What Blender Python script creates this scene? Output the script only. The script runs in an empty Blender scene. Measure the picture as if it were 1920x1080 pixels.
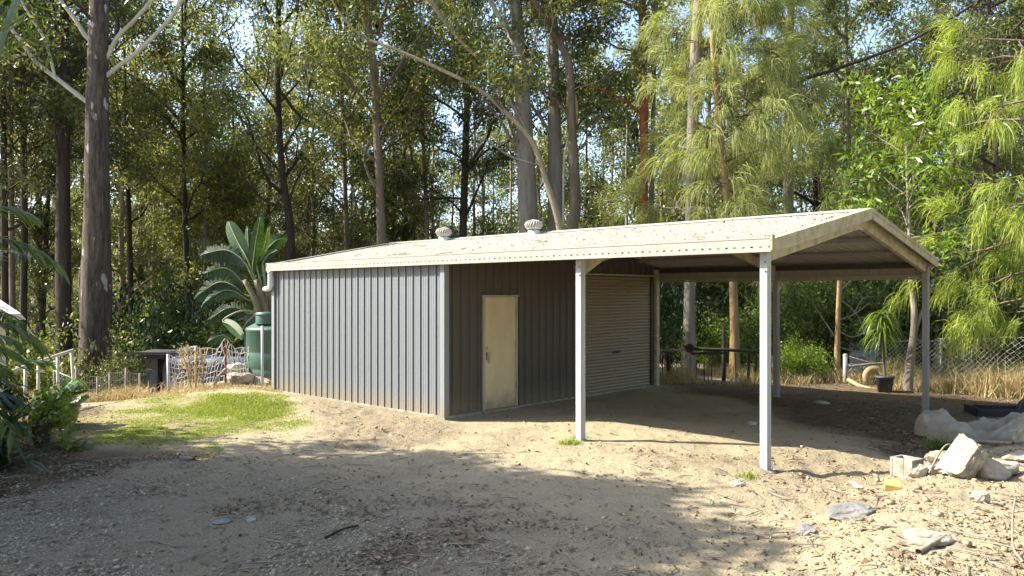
import bpy, math, random
import numpy as np
from mathutils import Vector, Matrix
R = math.radians
rng = np.random.default_rng(7)
random.seed(7)

# ------------------------------------------------------------------ camera, sky, sun, exposure
sc = bpy.context.scene
COL = sc.collection
F, CY, CAMH = 1472.9, 551.65, 1.927
cam = bpy.data.cameras.new('camera')
cam.sensor_width = 36.0
cam.lens = F / 1920 * 36
cam.shift_y = (CY - 540) / 1920
cam.clip_start, cam.clip_end = 0.1, 2000
camo = bpy.data.objects.new('camera', cam)
COL.objects.link(camo)
camo.location = (0, 0, CAMH)
camo.rotation_euler = (R(90), 0, 0)
sc.camera = camo

SUN_EL = R(41)
SUN_X, SUN_Y = -0.994, 0.11                       # compass direction towards the sun
world = bpy.data.worlds.new('World')
sc.world = world
world.use_nodes = True
wn = world.node_tree
sky = wn.nodes.new('ShaderNodeTexSky')
sky.sky_type = 'NISHITA'
sky.sun_disc = False
sky.sun_elevation = SUN_EL
sky.sun_rotation = math.atan2(SUN_X, SUN_Y)
sky.air_density, sky.dust_density, sky.ozone_density = 1.0, 1.8, 1.3
bg = wn.nodes['Background']
bg.inputs[1].default_value = 0.15
wn.links.new(sky.outputs[0], bg.inputs[0])
sl = bpy.data.lights.new('sun', 'SUN')
sl.energy = 5.0
sl.angle = R(0.5)
sl.color = (1.0, 0.94, 0.80)
so = bpy.data.objects.new('sun', sl)
COL.objects.link(so)
so.location = (-30, 5, 30)
sd = Vector((SUN_X * math.cos(SUN_EL), SUN_Y * math.cos(SUN_EL), math.sin(SUN_EL)))
so.rotation_euler = sd.to_track_quat('Z', 'Y').to_euler()
vs = sc.view_settings
vs.view_transform, vs.look, vs.gamma, vs.exposure = 'Standard', 'None', 1.0, 1.55
vs.use_curve_mapping = False
cy = sc.cycles
cy.max_bounces, cy.diffuse_bounces, cy.glossy_bounces, cy.transmission_bounces, cy.transparent_max_bounces = 6, 4, 2, 3, 4
cy.use_denoising = True
cy.caustics_reflective = cy.caustics_refractive = False


def at(px, py, d):
    return Vector(((px - 960) / F * d, d, CAMH - (py - CY) / F * d))


def gp(px, py):                                   # where the ray through a pixel meets level ground
    d = F * CAMH / (py - CY)
    return ((px - 960) / F * d, d)


# ------------------------------------------------------------------ helpers
def tag(o, label=None, cat=None, group=None, kind=None):
    for k, v in (('label', label), ('category', cat), ('group', group), ('kind', kind)):
        if v:
            o[k] = v
    return o


def empty(name, loc=(0, 0, 0), rz=0, label=None, cat=None, group=None):
    o = bpy.data.objects.new(name, None)
    COL.objects.link(o)
    o.location = loc
    o.rotation_euler = (0, 0, rz)
    o.empty_display_size = 0.2
    return tag(o, label, cat, group)


def link(name, me, mat, parent=None, loc=None, rot=None, scale=None):
    o = bpy.data.objects.new(name, me)
    COL.objects.link(o)
    if mat is not None and len(me.materials) == 0:
        me.materials.append(mat)
    if parent is not None:
        o.parent = parent
    if loc is not None:
        o.location = loc
    if rot is not None:
        o.rotation_euler = rot
    if scale is not None:
        o.scale = scale
    return o


def np_mesh(name, V, Fq, smooth=False):           # all faces with the same number of corners
    me = bpy.data.meshes.new(name)
    V = np.asarray(V, np.float32)
    Fq = np.asarray(Fq, np.int32)
    n, k = Fq.shape
    me.vertices.add(len(V))
    me.vertices.foreach_set('co', V.ravel())
    me.loops.add(n * k)
    me.loops.foreach_set('vertex_index', Fq.ravel())
    me.polygons.add(n)
    me.polygons.foreach_set('loop_start', np.arange(0, n * k, k, dtype=np.int32))
    me.polygons.foreach_set('loop_total', np.full(n, k, np.int32))
    if smooth:
        me.polygons.foreach_set('use_smooth', np.ones(n, bool))
    me.update(calc_edges=True)
    return me


class MB:
    """collects boxes, bars, tubes, lathes into one mesh"""
    def __init__(self):
        self.v, self.f, self.sm = [], [], []

    def add(self, vs, fs, smooth=False):
        b = len(self.v)
        self.v += [tuple(p) for p in vs]
        self.f += [tuple(i + b for i in q) for q in fs]
        self.sm += [smooth] * len(fs)
        return self

    def box(self, x0, x1, y0, y1, z0, z1):
        vs = [(x, y, z) for z in (z0, z1) for y in (y0, y1) for x in (x0, x1)]
        return self.add(vs, [(0, 2, 3, 1), (4, 5, 7, 6), (0, 1, 5, 4), (2, 6, 7, 3), (0, 4, 6, 2), (1, 3, 7, 5)])

    def bar(self, a, b, w, h, up=(0, 0, 1)):
        a, b = Vector(a), Vector(b)
        d = (b - a).normalized()
        u = Vector(up)
        s = d.cross(u)
        if s.length < 1e-4:
            s = d.cross(Vector((1, 0, 0)))
        s.normalize()
        n = s.cross(d)
        vs = []
        for p in (a, b):
            for i, j in ((-1, -1), (1, -1), (1, 1), (-1, 1)):
                vs.append(p + s * (i * w / 2) + n * (j * h / 2))
        return self.add(vs, [(3, 2, 1, 0), (4, 5, 6, 7), (0, 1, 5, 4), (1, 2, 6, 5), (2, 3, 7, 6), (3, 0, 4, 7)])

    def tube(self, pts, r, n=8, caps=True):
        V, Fq = tube_np(pts, r, n)
        b = len(self.v)
        self.add(V.tolist(), Fq.tolist(), True)
        if caps:
            m = len(pts)
            self.f += [tuple(b + i for i in range(n))[::-1], tuple(b + (m - 1) * n + i for i in range(n))]
            self.sm += [False, False]
        return self

    def lathe(self, prof, n=24, c=(0, 0, 0), smooth=True, sx=1, sy=1):
        vs, fs = [], []
        for r, z in prof:
            for i in range(n):
                a = 2 * math.pi * i / n
                vs.append((c[0] + r * math.cos(a) * sx, c[1] + r * math.sin(a) * sy, c[2] + z))
        for k in range(len(prof) - 1):
            for i in range(n):
                j = (i + 1) % n
                fs.append((k * n + i, k * n + j, (k + 1) * n + j, (k + 1) * n + i))
        return self.add(vs, fs, smooth)

    def grid(self, rows, smooth=True):
        m = len(rows[0])
        vs = [p for r in rows for p in r]
        fs = [(i * m + j, i * m + j + 1, (i + 1) * m + j + 1, (i + 1) * m + j) for i in range(len(rows) - 1) for j in range(m - 1)]
        return self.add(vs, fs, smooth)

    def mesh(self, name):
        me = bpy.data.meshes.new(name)
        me.from_pydata(self.v, [], self.f)
        me.polygons.foreach_set('use_smooth', self.sm)
        me.update()
        return me

    def build(self, name, mat, parent=None, loc=None, rot=None, bevel=0):
        o = link(name, self.mesh(name), mat, parent, loc, rot)
        if bevel:
            m = o.modifiers.new('bevel', 'BEVEL')
            m.width, m.segments, m.limit_method = bevel, 2, 'ANGLE'
        return o


def tube_np(pts, r, n=8, wob=0.0, seed=0):
    P = np.asarray([tuple(p) for p in pts], float)
    m = len(P)
    r = np.full(m, r, float) if np.isscalar(r) else np.asarray(r, float)
    T = np.gradient(P, axis=0)
    T /= np.linalg.norm(T, axis=1)[:, None] + 1e-9
    ref = np.array([0.31, 0.95, 0.05]) if abs(T[:, 1]).mean() < 0.8 else np.array([1.0, 0.1, 0.05])
    A = np.cross(T, ref)
    A /= np.linalg.norm(A, axis=1)[:, None] + 1e-9
    B = np.cross(T, A)
    ang = np.arange(n) * 2 * np.pi / n
    rr = r[:, None] * np.ones((m, n))
    if wob:
        g = np.random.default_rng(seed)
        ph = g.uniform(0, 6.28, 4)
        k = np.arange(m)[:, None]
        rr = rr * (1 + wob * (np.sin(3 * ang + ph[0] + .12 * k) * .5 + np.sin(5 * ang + ph[1] - .2 * k) * .35 + np.sin(2 * ang + ph[2] + .45 * k) * .4 + g.normal(0, .25, (m, n))))
    V = P[:, None] + rr[..., None] * (A[:, None] * np.cos(ang)[None, :, None] + B[:, None] * np.sin(ang)[None, :, None])
    i = np.arange(m - 1)[:, None] * n
    j = np.arange(n)[None]
    jn = (j + 1) % n
    Fq = np.stack([i + j, i + jn, i + n + jn, i + n + j], -1).reshape(-1, 4)
    return V.reshape(-1, 3), Fq


class Acc:                                        # accumulates numpy quads
    def __init__(self):
        self.V, self.F, self.n = [], [], 0

    def add(self, V, Fq):
        self.V.append(np.asarray(V).reshape(-1, 3))
        self.F.append(np.asarray(Fq) + self.n)
        self.n += len(self.V[-1])

    def mesh(self, name, smooth=False):
        return np_mesh(name, np.concatenate(self.V), np.concatenate(self.F), smooth)


def unit(a):
    return a / (np.linalg.norm(a, axis=-1, keepdims=True) + 1e-9)


def smooth_path(pts, per=5):                      # Catmull-Rom through points
    P = [Vector(p) for p in pts]
    P = [P[0] * 2 - P[1]] + P + [P[-1] * 2 - P[-2]]
    out = []
    for i in range(1, len(P) - 2):
        a, b, c, d = P[i - 1:i + 3]
        for k in range(per):
            t = k / per
            out.append(0.5 * ((2 * b) + (c - a) * t + (2 * a - 5 * b + 4 * c - d) * t * t + (3 * b - a - 3 * c + d) * t ** 3))
    out.append(P[-2])
    return out


TAB = np.random.default_rng(99).random((256, 256))


def vnoise(x, y, s=1.0, o=0):
    x = np.asarray(x) / s + 37.3 * o + 1000
    y = np.asarray(y) / s + 91.7 * o + 1000
    xi, yi = np.floor(x).astype(int), np.floor(y).astype(int)
    fx, fy = x - xi, y - yi
    fx, fy = fx * fx * (3 - 2 * fx), fy * fy * (3 - 2 * fy)
    a, b = TAB[xi % 256, yi % 256], TAB[(xi + 1) % 256, yi % 256]
    c, d = TAB[xi % 256, (yi + 1) % 256], TAB[(xi + 1) % 256, (yi + 1) % 256]
    return (a * (1 - fx) + b * fx) * (1 - fy) + (c * (1 - fx) + d * fx) * fy - 0.5


def sstep(a, b, x):
    t = np.clip((x - a) / (b - a), 0, 1)
    return t * t * (3 - 2 * t)


def poly_sd(x, y, poly):                          # signed distance, positive inside
    poly = np.asarray(poly, float)
    ins = np.zeros(np.shape(x), bool)
    dm = np.full(np.shape(x), 1e9)
    for i in range(len(poly)):
        ax, ay = poly[i]
        bx, by = poly[(i + 1) % len(poly)]
        c = ((ay > y) != (by > y)) & (x < (bx - ax) * (y - ay) / (by - ay + 1e-12) + ax)
        ins ^= c
        ex, ey = bx - ax, by - ay
        t = np.clip(((x - ax) * ex + (y - ay) * ey) / (ex * ex + ey * ey), 0, 1)
        dm = np.minimum(dm, np.hypot(x - ax - t * ex, y - ay - t * ey))
    return np.where(ins, dm, -dm)


# ------------------------------------------------------------------ materials
def new_mat(name):
    m = bpy.data.materials.new(name)
    m.use_nodes = True
    nt = m.node_tree
    return m, nt, nt.nodes, nt.links, nt.nodes['Principled BSDF']


def tex(nt, scale, detail=4, rough=0.6, vec=None, coord='Object', stretch=None):
    N, L = nt.nodes, nt.links
    tc = N.new('ShaderNodeTexCoord')
    out = tc.outputs[coord]
    if stretch:
        mp = N.new('ShaderNodeMapping')
        mp.inputs['Scale'].default_value = stretch
        L.new(out, mp.inputs[0])
        out = mp.outputs[0]
    n = N.new('ShaderNodeTexNoise')
    n.inputs['Scale'].default_value = scale
    n.inputs['Detail'].default_value = detail
    n.inputs['Roughness'].default_value = rough
    L.new(out, n.inputs['Vector'])
    return n.outputs['Fac']


def ramp(nt, fac, stops):
    r = nt.nodes.new('ShaderNodeValToRGB')
    e = r.color_ramp.elements
    while len(e) > 1:
        e.remove(e[-1])
    e[0].position = stops[0][0]
    e[0].color = (*stops[0][1], 1)
    for p, c in stops[1:]:
        x = e.new(p)
        x.color = (*c, 1)
    nt.links.new(fac, r.inputs[0])
    return r.outputs[0]


def mix(nt, fac, a, b, mode='MIX'):
    m = nt.nodes.new('ShaderNodeMix')
    m.data_type = 'RGBA'
    m.blend_type = mode
    for s, v in ((m.inputs[0], fac), (m.inputs[6], a), (m.inputs[7], b)):
        if hasattr(v, 'links'):
            nt.links.new(v, s)
        elif isinstance(v, (int, float)):
            s.default_value = v
        else:
            s.default_value = (*v, 1)
    return m.outputs[2]


def bump(nt, fac, dist, strength=1.0):
    b = nt.nodes.new('ShaderNodeBump')
    b.inputs['Distance'].default_value = dist
    b.inputs['Strength'].default_value = strength
    nt.links.new(fac, b.inputs['Height'])
    nt.links.new(b.outputs[0], nt.nodes['Principled BSDF'].inputs['Normal'])


def mat_plain(name, stops, scale=4, rough=0.6, bumpd=0, bscale=40, metallic=0, stretch=None, spec=0.4, detail=5):
    m, nt, N, L, P = new_mat(name)
    L.new(ramp(nt, tex(nt, scale, detail, .62, stretch=stretch), stops), P.inputs['Base Color'])
    P.inputs['Roughness'].default_value = rough
    P.inputs['Metallic'].default_value = metallic
    P.inputs['Specular IOR Level'].default_value = spec
    if bumpd:
        bump(nt, tex(nt, bscale, 5, .65, stretch=stretch), bumpd)
    return m


def mat_leaf(name, stops, transl=0.35, rough=0.45, tint=(1.25, 1.2, .55), patch=1.2, spec=.4):
    m, nt, N, L, P = new_mat(name)
    g = N.new('ShaderNodeNewGeometry')
    mr = N.new('ShaderNodeMath')
    mr.operation = 'MULTIPLY_ADD'
    L.new(g.outputs['Random Per Island'], mr.inputs[0])
    mr.inputs[1].default_value = 0.62
    oi = N.new('ShaderNodeObjectInfo')
    m2 = N.new('ShaderNodeMath')
    m2.operation = 'MULTIPLY_ADD'
    L.new(tex(nt, patch, 2), m2.inputs[0])
    m2.inputs[1].default_value = 0.9
    m2.inputs[2].default_value = -0.26
    L.new(m2.outputs[0], mr.inputs[2])
    c = ramp(nt, mr.outputs[0], stops)
    L.new(c, P.inputs['Base Color'])
    P.inputs['Roughness'].default_value = rough
    P.inputs['Specular IOR Level'].default_value = spec
    t = N.new('ShaderNodeBsdfTranslucent')
    L.new(mix(nt, 1.0, c, tint, 'MULTIPLY'), t.inputs[0])
    s = N.new('ShaderNodeMixShader')
    s.inputs[0].default_value = transl
    L.new(P.outputs[0], s.inputs[1])
    L.new(t.outputs[0], s.inputs[2])
    L.new(s.outputs[0], N['Material Output'].inputs[0])
    return m


def mat_bark(name, stops, scale=3.0, patches=None, bumpd=.03):
    m, nt, N, L, P = new_mat(name)
    f = tex(nt, scale, 10, .78, stretch=(3.0, 3.0, .42))
    c = ramp(nt, f, stops)
    if patches:
        pf = tex(nt, 3.1, 4, .55, stretch=(1, 1, .45))
        r = N.new('ShaderNodeMapRange')
        r.inputs[1].default_value, r.inputs[2].default_value = patches[1], patches[1] + .05
        L.new(pf, r.inputs[0])
        c = mix(nt, r.outputs[0], c, patches[0])
    L.new(c, P.inputs['Base Color'])
    P.inputs['Roughness'].default_value = .9
    P.inputs['Specular IOR Level'].default_value = .15
    bump(nt, tex(nt, scale * 3, 8, .7, stretch=(3, 3, .3)), bumpd)
    return m


def painted(name, base, dirt, amt=.55, rough=.45, streak=True, spec=.4, scale=2.2, splash=None, flank_shade=None):
    """painted steel with streaky dirt"""
    m, nt, N, L, P = new_mat(name)
    f = tex(nt, scale, 6, .68, stretch=(1, 1, .35) if streak else None)
    r = N.new('ShaderNodeMapRange')
    r.inputs[1].default_value, r.inputs[2].default_value, r.inputs[4].default_value = .42, .75, amt
    L.new(f, r.inputs[0])
    c = mix(nt, r.outputs[0], base, dirt)
    f2 = tex(nt, 55, 3, .6)
    c = mix(nt, .25, c, ramp(nt, f2, [(.3, tuple(x * .75 for x in base)), (.7, tuple(min(1, x * 1.1) for x in base))]))
    if splash or flank_shade:
        tc = N.new('ShaderNodeTexCoord')
        sx = N.new('ShaderNodeSeparateXYZ')
        L.new(tc.outputs['Object'], sx.inputs[0])
    if splash:                                    # earth splashed up by rain along the foot of the sheet
        ad = N.new('ShaderNodeMath')
        ad.operation = 'MULTIPLY_ADD'
        L.new(tex(nt, 7, 6, .7), ad.inputs[0])
        ad.inputs[1].default_value = -.55
        L.new(sx.outputs['Z'], ad.inputs[2])
        mr = N.new('ShaderNodeMapRange')
        L.new(ad.outputs[0], mr.inputs[0])
        mr.inputs[1].default_value, mr.inputs[2].default_value = .10, -.22
        mr.inputs[3].default_value, mr.inputs[4].default_value = 0, .75
        c = mix(nt, mr.outputs[0], c, splash)
    if flank_shade:                                    # shadow lines, with some grime, painted on one flank of each corrugation
        pitch, col = flank_shade
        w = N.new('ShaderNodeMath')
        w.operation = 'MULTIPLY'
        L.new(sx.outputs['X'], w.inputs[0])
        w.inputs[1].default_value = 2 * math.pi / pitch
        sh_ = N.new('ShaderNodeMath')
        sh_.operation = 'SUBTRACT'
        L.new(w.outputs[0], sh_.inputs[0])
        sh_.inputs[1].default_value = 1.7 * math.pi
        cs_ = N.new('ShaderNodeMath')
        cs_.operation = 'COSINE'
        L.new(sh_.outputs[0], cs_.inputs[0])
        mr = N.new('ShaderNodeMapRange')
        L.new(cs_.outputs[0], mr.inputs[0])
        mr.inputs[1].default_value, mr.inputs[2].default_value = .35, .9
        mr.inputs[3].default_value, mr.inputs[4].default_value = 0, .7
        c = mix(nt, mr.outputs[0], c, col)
    L.new(c, P.inputs['Base Color'])
    P.inputs['Roughness'].default_value = rough
    P.inputs['Specular IOR Level'].default_value = spec
    return m


M = {}
M['roof'] = painted('cream_roof_steel', (.42, .40, .35), (.34, .32, .275), .35, .55, False, scale=1.3, flank_shade=((5.215 + 5.0 + .17) / 140, (.17, .155, .125)))
M['cream'] = painted('cream_trim_steel', (.37, .357, .315), (.24, .215, .155), .55, .5)
M['mossy'] = painted('weathered_cream_steel', (.47, .41, .265), (.13, .12, .04), 1.0, .6, False, scale=7)
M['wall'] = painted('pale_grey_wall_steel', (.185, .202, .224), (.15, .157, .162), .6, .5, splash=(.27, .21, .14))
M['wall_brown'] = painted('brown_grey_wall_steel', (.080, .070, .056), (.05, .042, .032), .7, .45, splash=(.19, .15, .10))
M['wall_edge'] = painted('grey_corner_steel', (.22, .238, .26), (.18, .187, .19), .5, .5, splash=(.27, .21, .14))
M['door'] = painted('cream_door_steel', (.60, .50, .31), (.42, .34, .20), .75, .5, splash=(.25, .19, .11), scale=3)
M['roller'] = painted('cream_roller_steel', (.35, .305, .205), (.22, .185, .12), .75, .5, splash=(.2, .155, .1))
M['galv'] = painted('galvanised_steel', (.42, .44, .47), (.28, .27, .23), .7, .42, True, .5)
M['galv_dull'] = painted('dull_galvanised_steel', (.27, .265, .25), (.16, .15, .12), .6, .5)
M['pvc'] = painted('white_pvc', (.78, .78, .76), (.55, .52, .45), .5, .35)
M['eave'] = painted('dusty_eave_steel', (.31, .285, .22), (.2, .175, .12), .7, .55)
M['dark'] = mat_plain('dark_metal', [(.3, (.02, .02, .02)), (.7, (.05, .045, .04))], 20, .5)
M['brass'] = painted('worn_lock_metal', (.45, .38, .25), (.2, .16, .1), .6, .35)
M['concrete'] = mat_plain('concrete', [(.25, (.16, .145, .12)), (.5, (.27, .25, .21)), (.75, (.38, .355, .31))], 9, .9, .006, 60)
M['rubble'] = mat_plain('concrete_rubble', [(.25, (.09, .078, .058)), (.45, (.26, .235, .185)), (.7, (.46, .43, .36))], 6, .95, .012, 35)
M['rock'] = mat_plain('field_stone', [(.25, (.17, .14, .11)), (.5, (.34, .29, .23)), (.75, (.45, .40, .33))], 5, .9, .012, 25)
M['bluestone'] = mat_plain('blue_grey_stone', [(.25, (.11, .11, .105)), (.5, (.20, .195, .185)), (.75, (.29, .28, .26))], 6, .85, .012, 25)
M['canvas'] = mat_plain('dusty_canvas', [(.25, (.17, .145, .105)), (.5, (.27, .235, .18)), (.75, (.37, .33, .265))], 3.5, .85, .004, 90)
M['yellow'] = mat_plain('yellow_foam', [(.3, (.52, .34, .09)), (.7, (.66, .46, .16))], 12, .8, .003, 60)
M['tank'] = mat_plain('green_polyethylene', [(.25, (.035, .085, .06)), (.5, (.055, .115, .082)), (.75, (.10, .165, .125))], 2.2, .42, stretch=(2, 2, .5))
M['tank_dark'] = mat_plain('teal_polyethylene', [(.3, (.02, .05, .055)), (.7, (.035, .075, .08))], 4, .4)
M['wood'] = mat_plain('weathered_timber', [(.25, (.14, .11, .08)), (.5, (.26, .22, .17)), (.75, (.36, .31, .25))], 8, .85, .004, 30, stretch=(3, 3, .5))
M['wood_yellow'] = mat_plain('yellow_stake_timber', [(.3, (.36, .24, .07)), (.7, (.50, .36, .14))], 8, .8)
M['wood_dark'] = mat_plain('dark_timber', [(.3, (.018, .015, .012)), (.7, (.05, .04, .03))], 8, .85, .004, 30)
M['red'] = mat_plain('rusty_red_steel', [(.3, (.20, .035, .02)), (.7, (.32, .07, .04))], 12, .7)
M['cord'] = mat_plain('white_cord', [(.3, (.55, .52, .47)), (.7, (.75, .72, .68))], 14, .7)
M['wire'] = mat_plain('weathered_wire', [(.3, (.27, .26, .23)), (.7, (.44, .43, .38))], 10, .5)
M['wire_dark'] = mat_plain('grey_wire', [(.3, (.20, .19, .17)), (.7, (.34, .32, .29))], 10, .6)
M['rail'] = painted('cream_rail_steel', (.52, .50, .44), (.3, .28, .23), .6, .45)
M['tin'] = mat_plain('old_corrugated_iron', [(.25, (.24, .255, .28)), (.5, (.40, .42, .45)), (.75, (.52, .54, .57))], 2.5, .6, stretch=(2, 2, .5))
M['tin_dark'] = mat_plain('rusted_dark_iron', [(.3, (.02, .018, .018)), (.7, (.06, .05, .045))], 3, .8)
M['bluetarp'] = mat_plain('navy_tarp', [(.3, (.03, .035, .06)), (.7, (.07, .08, .12))], 5, .55)
M['bluesheet'] = mat_plain('faded_blue_sheet', [(.3, (.22, .27, .38)), (.7, (.40, .46, .56))], 3, .5)
M['sack'] = mat_plain('pale_sacking', [(.3, (.26, .245, .225)), (.7, (.42, .40, .37))], 6, .8)
M['pot_tan'] = mat_plain('tan_terracotta', [(.3, (.30, .20, .10)), (.7, (.42, .29, .15))], 5, .7)
M['pot_grey'] = mat_plain('grey_pot', [(.3, (.07, .07, .075)), (.7, (.14, .14, .14))], 14, .7, .006, 30)
M['pot_dark'] = mat_plain('speckled_dark_pot', [(.4, (.05, .05, .055)), (.62, (.10, .10, .11)), (.7, (.30, .29, .27))], 11, .6)
M['plastic'] = mat_plain('black_plastic', [(.3, (.012, .014, .018)), (.7, (.03, .033, .04))], 6, .35)
M['log'] = mat_plain('tan_log', [(.3, (.28, .19, .10)), (.7, (.42, .31, .18))], 6, .85, .006, 30)
M['cream_house'] = mat_plain('cream_render', [(.3, (.60, .57, .48)), (.7, (.68, .65, .57))], 5, .7)
M['white_debris'] = mat_plain('bleached_bark', [(.3, (.5, .46, .4)), (.7, (.65, .61, .55))], 6, .8)

M['bark_grey'] = mat_bark('grey_brown_bark', [(.3, (.03, .022, .016)), (.45, (.085, .065, .05)), (.58, (.15, .125, .10)), (.75, (.25, .22, .18))], 4.2, ((.46, .44, .39), .61), .05)
M['bark_pale'] = mat_bark('pale_smooth_bark', [(.25, (.26, .22, .15)), (.5, (.46, .42, .32)), (.75, (.60, .56, .45))], 2.0, None, .01)
M['bark_dark'] = mat_bark('dark_furrowed_bark', [(.25, (.022, .017, .013)), (.5, (.06, .047, .036)), (.75, (.12, .10, .08))], 3.0, None, .04)
M['bark_mid'] = mat_bark('brown_bark', [(.25, (.07, .053, .04)), (.5, (.19, .15, .108)), (.75, (.33, .275, .205))], 3.0, None, .04)
M['bark_light'] = mat_bark('light_grey_bark', [(.25, (.12, .10, .08)), (.5, (.25, .22, .18)), (.75, (.36, .33, .28))], 2.6, None, .04)
M['bark_red'] = mat_bark('orange_red_bark', [(.25, (.10, .028, .012)), (.5, (.26, .085, .035)), (.75, (.38, .17, .08))], 3.0, None, .03)
M['bark_tan'] = mat_bark('tan_bark', [(.25, (.18, .11, .05)), (.5, (.32, .22, .11)), (.75, (.42, .32, .19))], 3.0, None, .02)

M['bark_cream'] = mat_bark('cream_bark', [(.25, (.20, .15, .085)), (.5, (.36, .29, .185)), (.75, (.48, .41, .29))], 2.4, None, .012)
M['leaf_gum'] = mat_leaf('gum_leaf', [(0, (.036, .050, .022)), (.35, (.115, .142, .050)), (.7, (.255, .275, .085)), (1, (.46, .45, .15))], .50, .36, (1.2, 1.15, .62))
M['leaf_gum_dark'] = mat_leaf('dark_gum_leaf', [(0, (.026, .038, .019)), (.4, (.072, .094, .040)), (.75, (.16, .18, .066)), (1, (.32, .325, .115))], .44, .38, (1.2, 1.15, .62))
M['leaf_oak'] = mat_leaf('she_oak_needles', [(0, (.13, .16, .055)), (.4, (.26, .295, .10)), (.75, (.38, .40, .145)), (1, (.48, .48, .21))], .45, .6, (1.15, 1.15, .6))
M['leaf_oak_bright'] = mat_leaf('fresh_she_oak_needles', [(0, (.12, .17, .035)), (.4, (.25, .32, .06)), (.75, (.38, .44, .09)), (1, (.50, .52, .15))], .48, .55, (1.15, 1.15, .55))
M['leaf_bright'] = mat_leaf('bright_leaf', [(0, (.07, .13, .02)), (.45, (.15, .235, .035)), (.8, (.23, .31, .05)), (1, (.33, .37, .08))], .46, .35)
M['leaf_shrub'] = mat_leaf('shrub_leaf', [(0, (.035, .065, .016)), (.4, (.085, .135, .03)), (.75, (.15, .20, .045)), (1, (.26, .28, .075))], .42, .42)
M['leaf_dark'] = mat_leaf('glossy_dark_leaf', [(0, (.012, .028, .010)), (.45, (.025, .055, .016)), (.8, (.05, .09, .022)), (1, (.09, .13, .03))], .25, .3)
M['leaf_far'] = mat_leaf('far_foliage', [(0, (.08, .10, .05)), (.4, (.14, .165, .07)), (.75, (.20, .22, .09)), (1, (.28, .28, .12))], .35, .6)
M['leaf_paddle'] = mat_leaf('paddle_leaf', [(0, (.02, .05, .014)), (.5, (.035, .078, .02)), (1, (.06, .11, .028))], .30, .48, (1.3, 1.5, .4), 3, .25)
M['leaf_paddle_blue'] = mat_leaf('dusty_paddle_leaf', [(0, (.018, .04, .024)), (.5, (.03, .058, .035)), (1, (.05, .082, .052))], .18, .55, (1.2, 1.3, .6), 3, .2)
M['leaf_monstera'] = mat_leaf('monstera_leaf', [(0, (.05, .11, .02)), (.5, (.09, .17, .03)), (1, (.15, .24, .05))], .35, .3, (1.3, 1.3, .4), 3)
M['grass'] = mat_leaf('lawn_blade', [(0, (.14, .18, .03)), (.35, (.22, .28, .045)), (.7, (.31, .36, .07)), (1, (.46, .42, .17))], .35, .6, (1.2, 1.2, .4), .6)
M['straw'] = mat_leaf('dry_straw', [(0, (.24, .18, .09)), (.4, (.42, .33, .17)), (.75, (.55, .46, .27)), (1, (.36, .36, .13))], .3, .8, (1.1, 1, .7))
M['litter'] = mat_leaf('fallen_leaf', [(0, (.05, .032, .02)), (.35, (.13, .085, .05)), (.7, (.25, .17, .10)), (1, (.42, .34, .24))], .1, .8, (1, 1, 1), 1.0)
M['clod'] = mat_leaf('earth_clod', [(0, (.13, .10, .065)), (.4, (.26, .20, .13)), (.75, (.40, .32, .21)), (1, (.52, .45, .34))], 0.0, .95, (1, 1, 1), .8, .1)
M['pebble'] = mat_leaf('gravel_stone', [(0, (.13, .11, .075)), (.4, (.27, .23, .165)), (.75, (.40, .345, .255)), (1, (.54, .48, .38))], 0.0, .85, (1, 1, 1), .8, .25)
M['chip'] = mat_leaf('mulch_chip', [(0, (.045, .032, .02)), (.4, (.12, .085, .055)), (.75, (.21, .155, .10)), (1, (.40, .33, .24))], 0.0, .9, (1, 1, 1), .8, .15)

# ------------------------------------------------------------------ terrain
TX, TY, TH = -1.038, 12.099, -0.7501               # shed corner and bearing
CU, SU = math.cos(TH), math.sin(TH)


def shed(u, v):
    return (TX + u * CU - v * SU, TY + u * SU + v * CU)


CREST = [(-30, 12.2), (-11, 13.1), (-9.2, 13.9), (-7.9, 14.5), (-6.9, 15.1), (-6.7, 16.2), (-6.6, 18.6), (-4.5, 21.5), (-1.0, 23.2), (30, 21.5), (60, 30), (60, 400), (-60, 400)]
GRASS = [gp(*p) for p in ((120, 838), (250, 842), (400, 836), (520, 818), (575, 795), (568, 750), (500, 738), (400, 741), (300, 744), (215, 747), (190, 770), (160, 800))]
LUSH = [gp(*p) for p in ((350, 775), (440, 792), (560, 780), (565, 752), (480, 741), (380, 745))]
MULCH1 = [gp(*p) for p in ((1235, 716), (1500, 712), (1960, 735), (2100, 800), (1960, 850), (1690, 858), (1560, 826), (1500, 790), (1400, 752), (1250, 735))]
MULCH2 = [gp(*p) for p in ((-200, 780), (100, 775), (190, 765), (215, 800), (140, 835), (330, 850), (200, 880), (-50, 930), (-300, 930))]
GRAVEL = [gp(*p) for p in ((-600, 900), (300, 880), (620, 900), (900, 960), (1150, 990), (1000, 1040), (1050, 1120), (900, 1500), (-2500, 1500))]
MOUND = [gp(*p) for p in ((1480, 1030), (1590, 945), (1700, 885), (1800, 850), (2000, 830), (2300, 900), (2300, 1200), (1600, 1200))]
CLOD1 = [gp(*p) for p in ((540, 735), (600, 790), (640, 850), (830, 830), (870, 800), (820, 785), (680, 755))]
CLOD2 = [gp(*p) for p in ((1130, 835), (1380, 850), (1500, 835), (1700, 865), (1720, 1000), (1500, 980), (1380, 900), (1200, 880))]
BARE = [gp(*p) for p in ((1000, 782), (1085, 742), (1240, 735), (1420, 760), (1480, 800), (1380, 812), (1200, 790))]


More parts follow.
